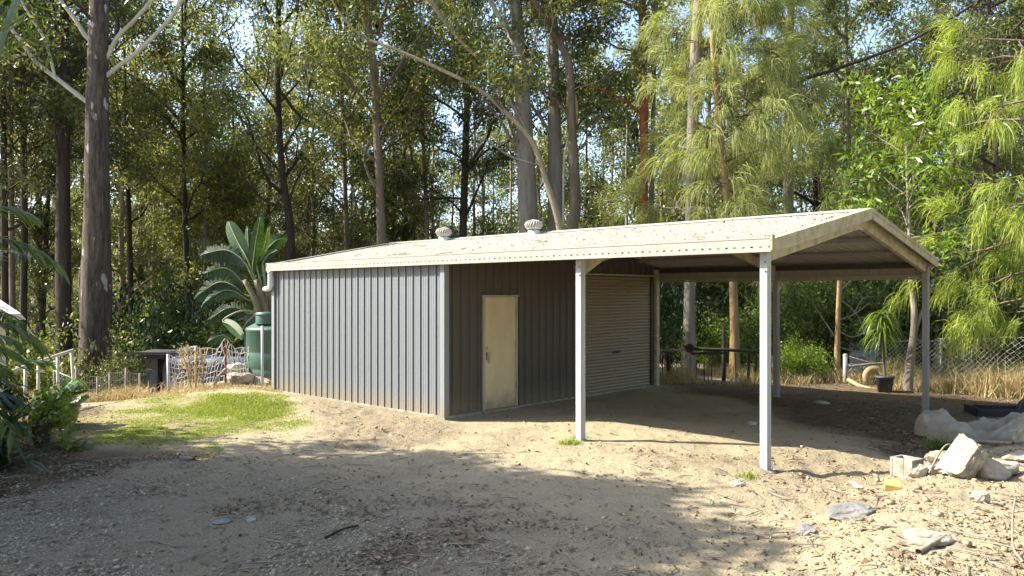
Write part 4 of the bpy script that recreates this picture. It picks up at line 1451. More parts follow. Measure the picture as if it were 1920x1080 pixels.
x, y, z = scatter(16000, (-.72, .78), (4.6, 19), mulch_d, 88)
o = link('mulch', np_mesh('mulch', *flakes(x, y, z, .045, .02, 89)), M['chip'])
o['kind'] = 'stuff'
x, y, z = scatter(5200, (-.72, .78), (4.6, 19), lambda x, y: np.clip(mulch_d(x, y) + .05, 0, 1), 90)
o = link('leaf_litter', np_mesh('leaf_litter', *flakes(x, y, z + .004, .08, .028, 91, .3)), M['litter'])
o['kind'] = 'stuff'
# twigs
a = Acc()
x, y, z = scatter(420, (-.7, .74), (4.8, 18), lambda x, y: np.clip(mulch_d(x, y) + .2 + .4 * clod_d(x, y), 0, 1), 92)
g = np.random.default_rng(93)
for i in range(len(x)):
    l, an = g.uniform(.08, .4), g.uniform(0, 6.28)
    dx, dy = math.cos(an) * l / 2, math.sin(an) * l / 2
    k = g.normal(0, .15, 2) * l
    a.add(*tube_np([(x[i] - dx, y[i] - dy, z[i] + .012), (x[i] + k[0], y[i] + k[1], z[i] + .02), (x[i] + dx, y[i] + dy, z[i] + .012)], [.003, .006, .004], 4))
o = link('twigs', a.mesh('twigs'), M['wood'])
o['kind'] = 'stuff'

# ------------------------------------------------------------------ rocks, rubble, loose pieces


def rock(name, label, p, size, mat, seed, rot=(0, 0, 0), cat='rock', sub=4, rough=.55, group=None):
    import bmesh
    bm = bmesh.new()
    bmesh.ops.create_icosphere(bm, subdivisions=sub, radius=1)
    g = np.random.default_rng(seed)
    dirs = unit(g.normal(0, 1, (9, 3)))
    cut = g.uniform(.55, .95, 9)
    for v in bm.verts:
        c = np.array(v.co)
        for dd, q in zip(dirs, cut):
            e = c @ dd - q
            if e > 0:
                c = c - dd * e * .85
        c = c * (1 + rough * .35 * (float(vnoise(c[0] * 2 + seed, c[1] * 2 + c[2] * 1.7, .8, 51)) + .5 * float(vnoise(c[0] * 5, c[2] * 5 + c[1] * 3, .8, 52))))
        v.co = Vector((c[0] * size[0], c[1] * size[1], c[2] * size[2]))
    me = bpy.data.meshes.new(name)
    bm.to_mesh(me)
    bm.free()
    o = link(name, me, mat, None, p, rot)
    return tag(o, label, cat, group)


def gpt(px, py, dz=0.0, lift=.0):
    """point on the terrain seen at a pixel"""
    d = 3.0
    for k in range(4000):
        q = at(px, py, d)
        if q.z <= gz(q.x, q.y):
            break
        d += .01
    return Vector((q.x, q.y, gz(q.x, q.y) + dz))


rock('rock', 'rounded tan boulder at the foot of the green water tank', gpt(456, 722, .10), (.26, .20, .17), M['rock'], 3, (0, 0, .5))
rock('rock', 'pale flat boulder right of the rounded one under the steel pipe', gpt(488, 722, .05), (.24, .16, .14), M['rock'], 8, (0, .1, -.4))
rock('rock', 'flat blue-grey stone lying in the sunlit dirt', gpt(1590, 968, .03), (.22, .14, .07), M['bluestone'], 5, (.1, -.05, .2))
rock('rock', 'broad flat sandy slab half buried beside the round stick', gpt(1738, 1010, .01), (.24, .17, .06), M['rubble'], 15, (0, .06, .3))
rock('rock', 'small round grey cobble at the end of the thin shade', gpt(1512, 1001, .025), (.085, .07, .055), M['bluestone'], 25)
rock('rock', 'brown rounded rock at the right edge by the tarp', gpt(1915, 866, .05), (.19, .12, .07), M['rock'], 35)
rock('rock', 'pale small rock behind the concrete stump at the right edge', gpt(1922, 832, .06), (.14, .12, .12), M['rubble'], 45)
rock('rock', 'pale chunk leaning in front of the grey blocks', gpt(1722, 893, .05), (.12, .09, .08), M['rubble'], 55)
rock('rock', 'round concrete lump between the blocks and the broken slab', gpt(1768, 882, .09), (.17, .14, .13), M['rubble'], 65)
rock('rock', 'dusty clod of concrete right of the broken slab', gpt(1868, 885, .05), (.22, .16, .10), M['rubble'], 75)
rock('rock', 'small white stone at the foot of the nearest carport post', gpt(1385, 912, .02), (.075, .06, .045), M['rubble'], 85)
rock('rock', 'pale flat stone on the shaded carport floor', gpt(1540, 757, .015), (.16, .12, .045), M['rock'], 95)
rock('rock', 'small pale stone on the shaded carport floor near the sun line', gpt(1410, 797, .02), (.09, .05, .04), M['rubble'], 97)
rock('rock', 'pale pebble lying alone in the shaded drive', gpt(472, 976, .012), (.05, .04, .03), M['rubble'], 101)
rock('rock', 'flat grey stone bedded in the shaded drive', gpt(416, 980, .006), (.09, .06, .02), M['bluestone'], 103)
rock('rock', 'dark angular clod in the right-hand dirt mound', gpt(1838, 940, .03), (.08, .07, .07), M['rock'], 105)

o = MB().box(-.07, .07, -.05, .05, -.04, .035).build('foam_piece', M['yellow'], None, gpt(1674, 918, .035), (.35, .1, -.4), bevel=.008)
tag(o, 'yellow wedge of foam lying on the sunlit dirt', 'foam')

# two grey blocks
p = gpt(1718, 893, .0)
b = MB()
b.box(-.10, .10, -.045, .045, 0, .19)
b.box(-.10, -.07, .045, .16, 0, .19)
b.box(.07, .10, .045, .16, 0, .19)
b.box(-.10, .10, .16, .19, 0, .19)
o = b.build('concrete_block', M['concrete'], None, (p.x, p.y + .05, p.z - .03), (0, 0, .55), bevel=.006)
tag(o, 'hollow grey concrete block standing at the edge of the rubble', 'block')
o = MB().box(-.085, .085, -.05, .05, 0, .15).build('concrete_block', M['concrete'], None, (p.x + .17, p.y - .02, p.z - .04), (0, .05, .2), bevel=.006)
tag(o, 'smaller grey concrete block in front of the hollow one', 'block')
# broken tilted slab
p = gpt(1815, 890, 0)
sl_ = empty('broken_slab', p, 0, 'tilted broken concrete slab with earth stuck to its right side', 'slab')
import bmesh
bm = bmesh.new()
bmesh.ops.create_cube(bm, size=1)
bmesh.ops.subdivide_edges(bm, edges=bm.edges[:], cuts=9, use_grid_fill=True)
for v in bm.verts:
    c = v.co
    k = float(vnoise(c.x * 3 + 5, c.y * 3 + c.z * 4, .5, 55))
    k2 = float(vnoise(c.x * 9 + 2, c.y * 9 + c.z * 11, .6, 56))
    v.co = Vector((c.x * .15 + .022 * k + .014 * k2, c.y * .30 + .03 * k + .012 * k2, c.z * (.37 + .12 * c.y) + .035 * k + .018 * k2))
me = bpy.data.meshes.new('slab_piece')
bm.to_mesh(me)
bm.free()
link('slab_piece', me, M['rubble'], sl_, (-.04, .0, .15), (.1, .62, .2))
rr_ = rock('stuck_earth', None, (0, 0, 0), (.26, .2, .14), M['rock'], 111, cat=None)
rr_.parent = sl_
rr_.location = (.17, .03, .07)
rr_.rotation_euler = (0, .5, .2)

# sticks


def stick(name, label, pts, r, mat, cat='stick'):
    V, Fq = tube_np(smooth_path(pts, 5), np.linspace(r, r * .75, len(smooth_path(pts, 5))), 8, .08, len(label))
    return tag(link(name, np_mesh(name, V, Fq, True), M[mat]), label, cat)


A_, B_ = gpt(1722, 1042, .02), gpt(1768, 1018, .035)
stick('stick', 'short thick round stick lying on the dirt mound', [A_, (A_ + B_) / 2, B_], .022, 'wood')
A_, B_ = gpt(1742, 893, .03), gpt(1790, 862, .0)
stick('stick', 'thin bent stick propped on the rubble', [A_, A_ + Vector((.12, .05, .17)), A_ + Vector((.24, .1, .26)), A_ + Vector((.36, .1, .20))], .010, 'wood')
A_ = gpt(1900, 1040, .0)
stick('stick', 'dry dead stem standing at the lower right edge', [A_ + Vector((-.03, -.15, 0)), A_ + Vector((0, 0, .05)), A_ + Vector((.06, .1, .22)), A_ + Vector((.09, .12, .34))], .008, 'wood')
A_ = gpt(350, 862, .02)
stick('stick', 'short pale stick lying at the edge of the shaded drive', [A_ - Vector((.08, 0, 0)), A_, A_ + Vector((.09, -.03, 0))], .022, 'wood')
A_, B_ = gpt(610, 1012, .015), gpt(672, 990, .02)
stick('stick', 'thin dark twig lying in the gravel near the bottom', [A_, (A_ + B_) / 2 + Vector((0, .03, .01)), B_], .012, 'wood_dark')
A_, B_ = gpt(1788, 832, .05), gpt(1900, 838, .04)
stick('pole', 'long grey pole lying in front of the crumpled tarp', [A_, (A_ + B_) / 2, B_], .025, 'wood', 'pole')
A_, B_ = gpt(1597, 907, .01), gpt(1612, 918, .012)
o = MB().bar(A_ + Vector((0, 0, .01)), B_ + Vector((0, 0, .01)), .05, .012).build('wood_chip', M['white_debris'])
tag(o, 'pale flat splinter of wood on the sunlit dirt', 'splinter')

# crumpled canvas tarp
p = gpt(1850, 826)
n1, n2 = 96, 60
rows = []


def ridge(a_, b_, k):
    return .5 - abs(float(vnoise(a_, b_, 1, k))) * 2.2


for i in range(n1):
    t = i / (n1 - 1)
    row = []
    for j in range(n2):
        s = j / (n2 - 1)
        ph = math.pi * s
        env = math.sin(ph) ** .6
        xx = -.80 + 2.1 * t
        H = .27 + .07 * math.sin(3 * t * math.pi + .4) + .09 * math.exp(-((t - .58) / .16) ** 2) - .10 * math.exp(-((t - .30) / .09) ** 2)
        W = .40 + .06 * math.sin(9 * t) + .05 * float(vnoise(t * 7, 2, 1, 63))
        yy = -math.cos(ph) * W
        f = .13 * ridge(t * 6 + s * 2.5, s * 4.5 - t * 5, 61) + .07 * ridge(t * 13 - s * 4, s * 9 + t * 6, 62) + .03 * ridge(t * 30, s * 22 + t * 12, 64)
        f2 = -.17 * math.exp(-((s - .40 - .35 * (t - .3)) / .08) ** 2) * sstep(.05, .2, t) * (1 - sstep(.55, .8, t))
        zz = max(.0, H * env + (f - .05 + f2) * math.sin(ph))
        if s < .5:
            yy -= .35 * f * math.sin(ph)
        if t < .08:
            yy *= .45 + t * 6.9
            zz *= .85 + t * 1.9
        row.append((xx + .12 * f, yy, zz + .012))
    rows.append(row)
rows = [[(x_ + .10, y_ * .2, z_ * .45) for x_, y_, z_ in rows[0]]] + rows
o = MB().grid(rows).build('canvas_tarp', M['canvas'], None, (p.x + .02, p.y + .15, p.z), (0, 0, -.05))
tag(o, 'crumpled dusty grey canvas tarp heaped on the ground at the right', 'tarp')

# black plastic behind the tarp
p = gpt(1885, 778)
bp_ = empty('plastic_tray', p, -.15, 'black plastic tray with a hooped liner behind the tarp', 'tray')
b = MB()
b.box(-.5, .6, -.25, .25, 0, .02)
b.box(-.5, .6, -.26, -.24, 0, .12)
b.box(-.5, .6, .24, .26, 0, .12)
b.box(-.52, -.5, -.26, .26, 0, .14)
b.build('tray', M['plastic'], bp_, bevel=.005)
MB().tube(smooth_path([(.15, -.1, .02), (.2, -.1, .2), (.4, -.08, .26), (.6, -.1, .15)], 5), .05, 10).build('liner', M['plastic'], bp_)

# spiky tuft by the tarp
p = gpt(1763, 852)
g = np.random.default_rng(120)
n = 240
V, f1, f2, f3 = blades(p.x + g.normal(0, .05, n), p.y + g.normal(0, .04, n), np.full(n, p.z), .27, .010, 121, lean=.62)
o = tag(link('grass_tuft', np_mesh('grass_tuft', V, np.concatenate([f1, f2, f3])), M['leaf_shrub']), 'spiky olive grass tuft in front of the canvas tarp', 'grass tuft')

# ------------------------------------------------------------------ left side: tank, netting, old tin shed
TC = Vector(((527 - 960) / F * 17.9, 17.9, 0))
tz = gz(TC.x, TC.y) - .02
tk = empty('rain_tank', (TC.x, TC.y, tz), 0, 'squat green plastic rain tank standing by the shed wall', 'water tank')
prof = [(0, 0), (.73, 0), (.76, .03), (.76, .25), (.752, .27), (.752, .30), (.76, .32), (.76, .62), (.752, .64), (.752, .67), (.76, .69), (.76, 1.10), (.775, 1.12), (.775, 1.17), (.75, 1.19), (.36, 1.40), (.0, 1.42)]
MB().lathe(prof, 48).build('tank_body', M['tank'], tk)
MB().lathe([(.26, 1.28), (.26, 1.50), (.25, 1.535), (.0, 1.55)], 32).build('neck', M['tank'], tk, (-.18, -.40, 0))
b = MB()
b.tube([(-.48, -.62, .0), (-.48, -.62, .03)], .02, 6)
b.lathe([(.268, 1.47), (.275, 1.48), (.275, 1.50), (.268, 1.51)], 32, (-.18, -.40, 0))
b.build('lid_ring', M['tank'], tk)
p = at(512, 650, 19.2)
o = MB().box(-.62, .5, -.3, .3, -1.2, 1.13).build('slimline_tank', M['tank_dark'], None, (p.x, p.y, gz(p.x, p.y) + 1.2 - .9), (0, 0, 0), bevel=.08)
o.location.z = CAMH - (588 - CY) / F * 18.9 - 1.13
tag(o, 'dark teal slimline tank behind the round green one', 'water tank')
p = gpt(492, 724)
o = MB().tube([(0, 0, -.3), (.0, 0, 1.22)], .028, 10).build('steel_pipe', M['galv'], None, p)
tag(o, 'upright galvanised pipe standing in front of the rain tank', 'pipe')

nf = empty('netting_fence', at(320, 730, 15.6), 0, 'sagging white cord netting fence between three odd posts beside the rain tank', 'fence')
nf.location.z = gz(nf.location.x, nf.location.y)
NB = Vector(nf.location)
FP = [(317, 733, 664, 15.6, 'galv', .030, 'grey pipe post'), (367, 728, 649, 15.9, 'wood_yellow', .020, 'thin yellow timber post'), (423, 722, 636, 16.4, 'red', .022, 'rusty red star post'), (466, 716, 650, 17.0, 'galv_dull', .012, None)]
tops, bots = [], []
for px, y1, y0, d, mt, r, lb in FP:
    a0, a1 = at(px - (2 if px == 317 else 0), y0, d) - NB, at(px, y1, d) - NB
    b = MB()
    if mt == 'red':
        b.bar(a1 - Vector((0, 0, .3)), a0, .045, .012)
        b.bar(a1 - Vector((0, 0, .3)), a0, .012, .04)
    else:
        b.tube([a1 - Vector((0, 0, .3)), a0], r, 10)
    k = b.build('post', M[mt], nf)
    if lb:
        k['label'] = lb
    tops.append(a0)
    bots.append(a1)
a = Acc()
g = np.random.default_rng(131)
grids = []
for s in range(3):
    nx = [8, 9, 8][s]
    G = np.zeros((nx + 1, 7, 3))
    for i in range(nx + 1):
        for j in range(7):
            t, f = i / nx, j / 6
            top_ = tops[s].lerp(tops[s + 1], t)
            bot_ = bots[s].lerp(bots[s + 1], t)
            q = bot_.lerp(top_, .06 + .92 * f)
            sag = math.sin(math.pi * t)
            q.z -= [.16, .10, .06][s] * sag * f
            q.x += .16 * sag * (f - .4) * [0.3, 1.0, -.6][s] + g.normal(0, .018)
            q.z += g.normal(0, .016)
            q.y += -.05 * sag + g.normal(0, .02)
            G[i, j] = q
    for i in range(nx + 1):
        a.add(*tube_np(smooth_path(G[i], 2), .0075, 4))
    for j in range(7):
        a.add(*tube_np(smooth_path(G[:, j], 2), .0075, 4))
link('net', a.mesh('net'), M['cord'], nf)
A_ = gpt(398, 730)
stick('prop', 'weathered timber prop leaning against the red post', [A_, at(408, 708, 15.9), at(424, 692, 16.3)], .035, 'wood', 'prop')
for i, (px, py, d, lb) in enumerate(((442, 708, 17.2, 'pale lumpy sack at the bottom of the heap behind the net'), (452, 690, 17.4, 'pale sack resting on top of the heap behind the net'), (432, 692, 17.6, 'pale sack at the left of the heap behind the net'))):
    rock('sack', lb, at(px, py, d), (.24, .18, .13), M['sack'], 140 + i, (0, .1 * i, i), 'sack', 3, .5)
# weed stalks by the net
for q, (px0, py0, px1, py1, d, lb) in enumerate(((360, 726, 337, 652, 15.6, 'tall dry seed stalk leaning left at the netting'), (357, 712, 349, 648, 15.7, 'second dry seed stalk leaning at the netting'), (381, 724, 376, 655, 15.8, 'upright dry weed between the yellow and red posts'))):
    A_, B_ = at(px0, py0, d), at(px1, py1, d)
    r = empty('weed_stalk', A_, 0, lb, 'weed')
    V, Fq = tube_np(smooth_path([Vector((0, 0, -.1)), (B_ - A_) * .5 + Vector((.02, 0, 0)), B_ - A_], 5), .012, 5)
    link('stem', np_mesh('stem', V, Fq), M['straw'], r)
    C = [np.array((B_ - A_) * float(t)) for t in np.linspace(.25, 1, 12)]
    V, Fq = leaves(C, [.09] * 12, 9, .07, .022, 150 + q, -.2)
    tag(link('seed_head', np_mesh('seed_head', V, Fq), M['straw'], r), kind='stuff')

# old tin shed below the bank
oz = -2.4
os_ = empty('tin_shed', at(280, 740, 21.2), 0, 'low old corrugated tin shed with a dark flat roof below the bank', 'shed')
os_.location.z = oz
ob = Vector(os_.location)
xl, xr = (236 - 960) / F * 21 - ob.x, (318 - 960) / F * 21 - ob.x
rz_ = CAMH - (668 - CY) / F * 21 - oz
sw = (xr - xl) / 3
rows = [[(k / 40 * sw, .012 * math.cos(k * 1.18), z) for k in range(41)] for z in (0, rz_)]
tm = MB().grid(rows).mesh('wall_sheet')
for i in range(3):
    link('wall_sheet', tm, M['tin'], os_, (xl + i * sw, .003 * i, 0))
x2 = (482 - 960) / F * 21 - ob.x
b = MB()
b.box(xl - .15, x2, -.35, 2.6, rz_ + .0, rz_ + .05)
b.box(xl - .15, x2, -.38, -.35, rz_ - .06, rz_ + .06)
b.build('roof', M['tin_dark'], os_)
b = MB()
b.box(xr + .02, x2, 1.8, 1.86, 0, rz_)
b.build('rear_wall', M['tin_dark'], os_)
for px in (296, 330, 400):
    x_ = (px - 960) / F * 21 - ob.x
    MB().box(x_ - .04, x_ + .04, -.12, -.04, 0, rz_).build('post', M['wood_dark'], os_)
MB().bar(((284 - 960) / F * 21 - ob.x, -.2, .0 + rz_ * .45), ((306 - 960) / F * 21 - ob.x, -.15, rz_ - .02), .07, .05).build('brace', M['wood_dark'], os_)
p = at(392, 700, 19.5)
g = np.random.default_rng(160)
rows = [[(-1.05 + 2.1 * i / 20, .12 * float(vnoise(i * .5, j * .4, 1, 66)) + .1 * j / 8, -.9 + j / 8 * 1.25 + .05 * float(vnoise(i * .4, j, 1, 67))) for i in range(21)] for j in range(9)]
rows += [[(x_, y_ + .5, z_ + .03) for x_, y_, z_ in rows[-1]]]
tag(MB().grid(rows).build('tarpaulin', M['bluetarp'], None, p), 'navy tarpaulin hung in the shade behind the netting', 'tarp')
p = at(351, 648, 21.6)
p.z = oz + rz_ + .10
rock('bark_sheet', 'bleached curled sheet of debris on the tin shed roof', p, (.34, .2, .12), M['white_debris'], 170, (0, -.25, .3), 'debris')

# sagging wire fence on the bank, far left
wf = empty('wire_fence', (0, 0, 0), 0, 'sagging rusty wire fence under the massive gum', 'fence')
wp = [(143, 690, 15.2), (183, 706, 15.6), (206, 698, 16.0), (236, 690, 16.4), (262, 700, 16.6)]
W0 = at(200, 740, 15.8)
wf.location = (W0.x, W0.y, gz(W0.x, W0.y))
WB = Vector(wf.location)
tp = []
for px, y0, d in wp:
    q = at(px, y0, d)
    zb = gz(q.x, q.y)
    MB().tube([Vector((q.x, q.y, zb - .2)) - WB, q - WB], .022, 6).build('post', M['wood'], wf)
    tp.append((q, zb))
a = Acc()
for f in (1.0, .78, .56, .34):
    path = []
    for s in range(len(tp) - 1):
        for t in np.linspace(0, 1, 7)[:-1]:
            q = tp[s][0].lerp(tp[s + 1][0], float(t))
            zb = tp[s][1] + (tp[s + 1][1] - tp[s][1]) * t
            q.z = zb + (q.z - zb) * f - .06 * math.sin(math.pi * t)
            path.append(q - WB)
    a.add(*tube_np(path, .006, 4))
for s in range(len(tp) - 1):
    for t in np.linspace(0, 1, 9):
        q = tp[s][0].lerp(tp[s + 1][0], float(t))
        zb = tp[s][1] + (tp[s + 1][1] - tp[s][1]) * float(t)
        q2 = Vector((q.x, q.y, zb))
        q.z -= .06 * math.sin(math.pi * t)
        a.add(*tube_np([q - WB, q2 - WB], .003, 3))
link('wires', a.mesh('wires'), M['wire_dark'], wf)

# handrail with a small wire gate
hr = empty('handrail', at(110, 742, 14.3), 0, 'cream steel stair handrail at the left edge of the lawn', 'handrail')
HB = Vector(hr.location)
HB.z = gz(HB.x, HB.y)
hr.location = HB
D0, D1 = 12.9, 14.4
rp = lambda px, py: at(px, py, D0 + (px - 49) / (136 - 49) * (D1 - D0)) - HB
MB().tube([rp(20, 698), rp(49, 686), rp(136, 657)], .030, 10).build('top_rail', M['rail'], hr)
for px, y0, y1, px2 in ((134, 660, 738, 141), (108, 668, 748, 110), (72, 679, 760, 72), (48, 688, 770, 47)):
    q = rp(px2, y1)
    MB().tube([rp(px, y0), Vector((q.x, q.y, gz(q.x + HB.x, q.y + HB.y) - HB.z - .1))], .026, 8).build('post', M['rail'], hr)
MB().tube([rp(50, 695), rp(82, 696)], .02, 8).build('side_rail', M['rail'], hr)
gt = empty('wire_gate', at(121, 735, 14.8), 0, 'small grey wire mesh gate behind the cream handrail', 'gate')
GB = Vector(gt.location)
gq = lambda px, py: at(px, py, 14.8) - GB
a = Acc()
MB().tube([gq(101, 748), gq(101, 695), gq(142, 711), gq(142, 750)], .016, 6).build('frame', M['galv'], gt)
for t in np.linspace(.08, .92, 9):
    a.add(*tube_np([gq(101, 695 + 53 * t), gq(142, 711 + 39 * t)], .005, 3))
for t in np.linspace(.1, .9, 6):
    a.add(*tube_np([gq(101 + 41 * t, 695 + 16 * t), gq(101 + 41 * t, 749)], .005, 3))
link('wires', a.mesh('wires'), M['galv'], gt)

# corner of the neighbouring house
hs = empty('house', at(-60, 700, 17), .60, 'corner of a cream house half hidden at the left edge', 'house')
HB2 = Vector(hs.location)
hq = lambda px, py, d=17: Matrix.Rotation(-.60, 3, 'Z') @ (at(px, py, d) - HB2)
A_, B_ = hq(-200, 600), hq(12, 760)
MB().box(A_.x, B_.x, 0, 3, B_.z - 1, A_.z).build('wall', M['cream_house'], hs)
A_, B_ = hq(-200, 588), hq(50, 600)
b = MB()
b.add([(A_.x, -.5, B_.z), (B_.x, -.5, B_.z), (B_.x, 3.3, B_.z), (A_.x, 3.3, B_.z), (A_.x, -.5, A_.z), (B_.x - .1, -.5, A_.z), (B_.x - .7, 1.3, A_.z + .5), (A_.x, 1.3, A_.z + .5), (A_.x, 3.3, A_.z), (B_.x - .1, 3.3, A_.z)],
      [(0, 1, 2, 3), (0, 4, 5, 1), (4, 7, 6, 5), (1, 5, 6, 9, 2), (7, 8, 9, 6), (2, 9, 8, 3)])
b.build('roof', M['cream_house'], hs)

# ------------------------------------------------------------------ giant paddle-leaved plant
SD = 18.9
sb = at(507, 640, SD)
zb = gz(sb.x, sb.y)
sp_ = empty('paddle_leaf_plant', (sb.x, sb.y, zb), 0, 'tall plant with huge paddle leaves and torn drooping fronds behind the rain tank', 'plant')
SB = Vector((sb.x, sb.y, zb))


def paddle(px0, py0, px1, py1, width, mat, bow=(0, 0), dd=0.0, torn=False, face=.3, seed=0):
    """one leaf: blade folded along a midrib from base to tip, own stalk down to the crown of the plant"""
    g = np.random.default_rng(seed)
    a0, a1 = at(px0, py0, SD) - SB, at(px1, py1, SD + dd) - SB
    n = 22
    ax = (a1 - a0)
    mid = (a0 + a1) / 2 + Vector((bow[0], 0, bow[1]))
    P = [a0 * ((1 - t) ** 2) + mid * (2 * t * (1 - t)) + a1 * (t * t) for t in [i / (n - 1) for i in range(n)]]
    wid = width * 1.25 / F * SD / 2
    Vs, Fs = [], []
    for side in (-1, 1):
        cut = 0
        for i in range(n - 1):
            t0, t1 = i / (n - 1), (i + 1) / (n - 1)
            T = (P[i + 1] - P[i]).normalized()
            S = Vector((T.z, 0, -T.x)).normalized()
            S = (S * 1.0 + Vector((0, face * side, 0))).normalized() * side
            w0 = wid * (math.sin(math.pi * min(1, t0 * .93 + .06)) ** .55)
            w1 = wid * (math.sin(math.pi * min(1, t1 * .93 + .06)) ** .55)
            if torn:
                k = g.uniform(.75, 1.1)
                w0, w1 = w0 * k, w1 * k
                gap = (P[i + 1] - P[i]) * (.12 if g.random() < .5 else 0)
                drop = Vector((0, 0, -wid * g.uniform(.15, .5)))
            else:
                gap, drop = Vector((0, 0, 0)), Vector((0, 0, -wid * .12))
            skew = (P[i + 1] - P[i]) * (.9 if torn else .4)
            b0 = len(Vs)
            Vs += [P[i], P[i + 1], P[i + 1] + S * w1 + drop + skew - gap, P[i] + S * w0 + drop + skew + gap]
            Fs.append((b0, b0 + 1, b0 + 2, b0 + 3) if side > 0 else (b0 + 3, b0 + 2, b0 + 1, b0))
    b = MB()
    b.add(Vs, Fs, False)
    lf = b.build('leaf', M[mat], sp_)
    root_ = at(500 + (px0 - 485) * .25, 585, SD) - SB
    m = MB()
    m.tube(smooth_path([root_, (root_ + a0) / 2 + Vector((0, 0, .12)), a0] + [P[k] for k in (6, 12, 20)], 4), np.linspace(.03, .006, 21), 6)
    m.build('midrib', M['stalk'], lf)


M['stalk'] = mat_plain('leaf_stalk', [(.3, (.13, .16, .06)), (.7, (.24, .26, .12))], 8, .5)
M['sheath'] = mat_plain('dry_sheath', [(.3, (.10, .07, .045)), (.5, (.22, .17, .11)), (.7, (.15, .17, .06))], 6, .8, .01, 20, stretch=(3, 3, .4))
PL = 'leaf_paddle'
PB = 'leaf_paddle_blue'
for k, ar in enumerate(((463, 484, 428, 414, 26, PL, (-.1, .1), .5), (474, 508, 489, 402, 20, PL, (-.05, 0), -.3), (468, 508, 464, 424, 16, PL, (0, 0), .3), (480, 492, 503, 424, 11, 'leaf_monstera', (.12, -.1), -.2),
                        (493, 482, 539, 445, 22, PL, (-.05, .25), .3), (492, 500, 520, 470, 14, PB, (-.1, .15), -.3), (486, 524, 505, 496, 26, PL, (.05, .1), .2))):
    paddle(*ar, seed=k)
for k, ar in enumerate(((462, 496, 379, 478, 36, PB, (.1, .45), .2), (455, 530, 380, 515, 28, PB, (.1, .5), -.2), (458, 552, 368, 557, 32, PB, (0, .65), .1), (464, 562, 381, 570, 20, PB, (0, .55), -.4),
                        (468, 588, 390, 602, 24, PB, (0, .45), .2), (440, 640, 390, 641, 16, PB, (0, .3), -.4))):
    paddle(*ar, torn=True, seed=20 + k)
paddle(418, 600, 456, 634, 18, PL, (.05, .05), -.5, seed=40)
b = MB()
for q in (-.16, -.05, .06, .16):
    b.tube(smooth_path([(q * .8, q, -.2), (q, q * .5, .8), (q * 1.4 - .05, q, 1.7), (q * 2.2 - .22, q, 2.3)], 5), np.linspace(.13, .05, 16), 9)
b.build('stems', M['sheath'], sp_)

# ------------------------------------------------------------------ right boundary: chain-link, rails, pot
cf = empty('chain_link_fence', on_ground(1700, 17.6), 0, 'leaning chain-link fence with a grey pipe post behind the carport', 'fence')
CB = Vector(cf.location)


def mesh_panel(a, corners, pitch=.10, r=.0042):
    """diamond wire mesh on a bilinear patch: corners bl, br, tr, tl"""
    bl, br, tr, tl = [np.array(c) for c in corners]
    Wd, Ht = np.linalg.norm(br - bl), np.linalg.norm(tl - bl)
    nx, ny = max(2, int(Wd / pitch)), max(2, int(Ht / pitch))

    def P(u, v):
        v = min(max(v, 0), 1)
        u = min(max(u, 0), 1)
        return (bl * (1 - u) + br * u) * (1 - v) + (tl * (1 - u) + tr * u) * v + np.array([0, .03 * math.sin(u * 9 + v * 4), .02 * math.sin(u * 13)])
    for k in range(-ny, nx + 1):
        for s in (1, -1):
            pts = []
            for j in range(ny + 1):
                i = k + j if s > 0 else nx - (k + j)
                if 0 <= i <= nx:
                    pts.append(P(i / nx, j / ny))
            if len(pts) > 1:
                a.add(*tube_np(pts, r, 3))
    a.add(*tube_np([P(t, 1) for t in np.linspace(0, 1, 12)], r * 1.4, 4))


a = Acc()
q = lambda px, py, d: tuple(at(px, py, d) - CB)
mesh_panel(a, [q(1588, 718, 17.0), q(1655, 724, 17.0), q(1655, 682, 17.1), q(1588, 684, 17.1)], .085)
mesh_panel(a, [q(1640, 728, 17.8), q(1765, 735, 17.6), q(1765, 638, 17.8), q(1640, 640, 18.0)], .095)
mesh_panel(a, [q(1750, 745, 16.4), q(1975, 760, 15.2), q(1990, 632, 15.4), q(1752, 636, 16.6)], .105, .0042)
mesh_panel(a, [q(1752, 668, 16.3), q(1900, 676, 15.6), q(1850, 622, 15.3), q(1765, 636, 16.0)], .12, .0042)
tag(link('wire_mesh', a.mesh('wire_mesh'), M['wire'], cf), kind='stuff')
for px, y0, d, mt, r in ((1585, 665, 16.9, 'galv_dull', .048), (1764, 640, 17.7, 'galv_dull', .025), (1985, 640, 16.7, 'galv_dull', .03)):
    t_ = at(px, y0, d)
    b = MB()
    b.tube([Vector((t_.x, t_.y, gz(t_.x, t_.y) - .3)) - CB, t_ - CB], r, 12)
    b.lathe([(r * 1.1, -.03), (r * 1.1, .0), (r * .6, .02), (0, .025)], 12, t_ - CB)
    b.build('post', M[mt], cf)
stick('pole', 'pale pole lying across the chain-link gap behind the carport', [at(1590, 688, 16.7), at(1620, 684, 16.8), at(1655, 681, 16.9)], .03, 'bark_light', 'pole')
stick('pole', 'thin tan pole slanting down to the chain-link gap', [at(1592, 669, 17.0), at(1635, 681, 16.9)], .018, 'bark_tan', 'pole')
stick('log', 'tan log lying on the ground left of the potted plant', [at(1590, 712, 16.6), at(1615, 725, 16.3), at(1650, 733, 15.9)], .05, 'log', 'log')
b = MB()
c = on_ground(1638, 16.6)
ring = [(c.x + .17 * math.cos(t), c.y, c.z + .17 + .17 * math.sin(t)) for t in np.linspace(-.6, 4.2, 16)]
V, Fq = tube_np(ring, np.linspace(.085, .06, 16), 10, .08, 2)
tag(link('bent_log', np_mesh('bent_log', V, Fq, True), M['log']), 'hooked tan piece of log standing behind the dark pot', 'log')

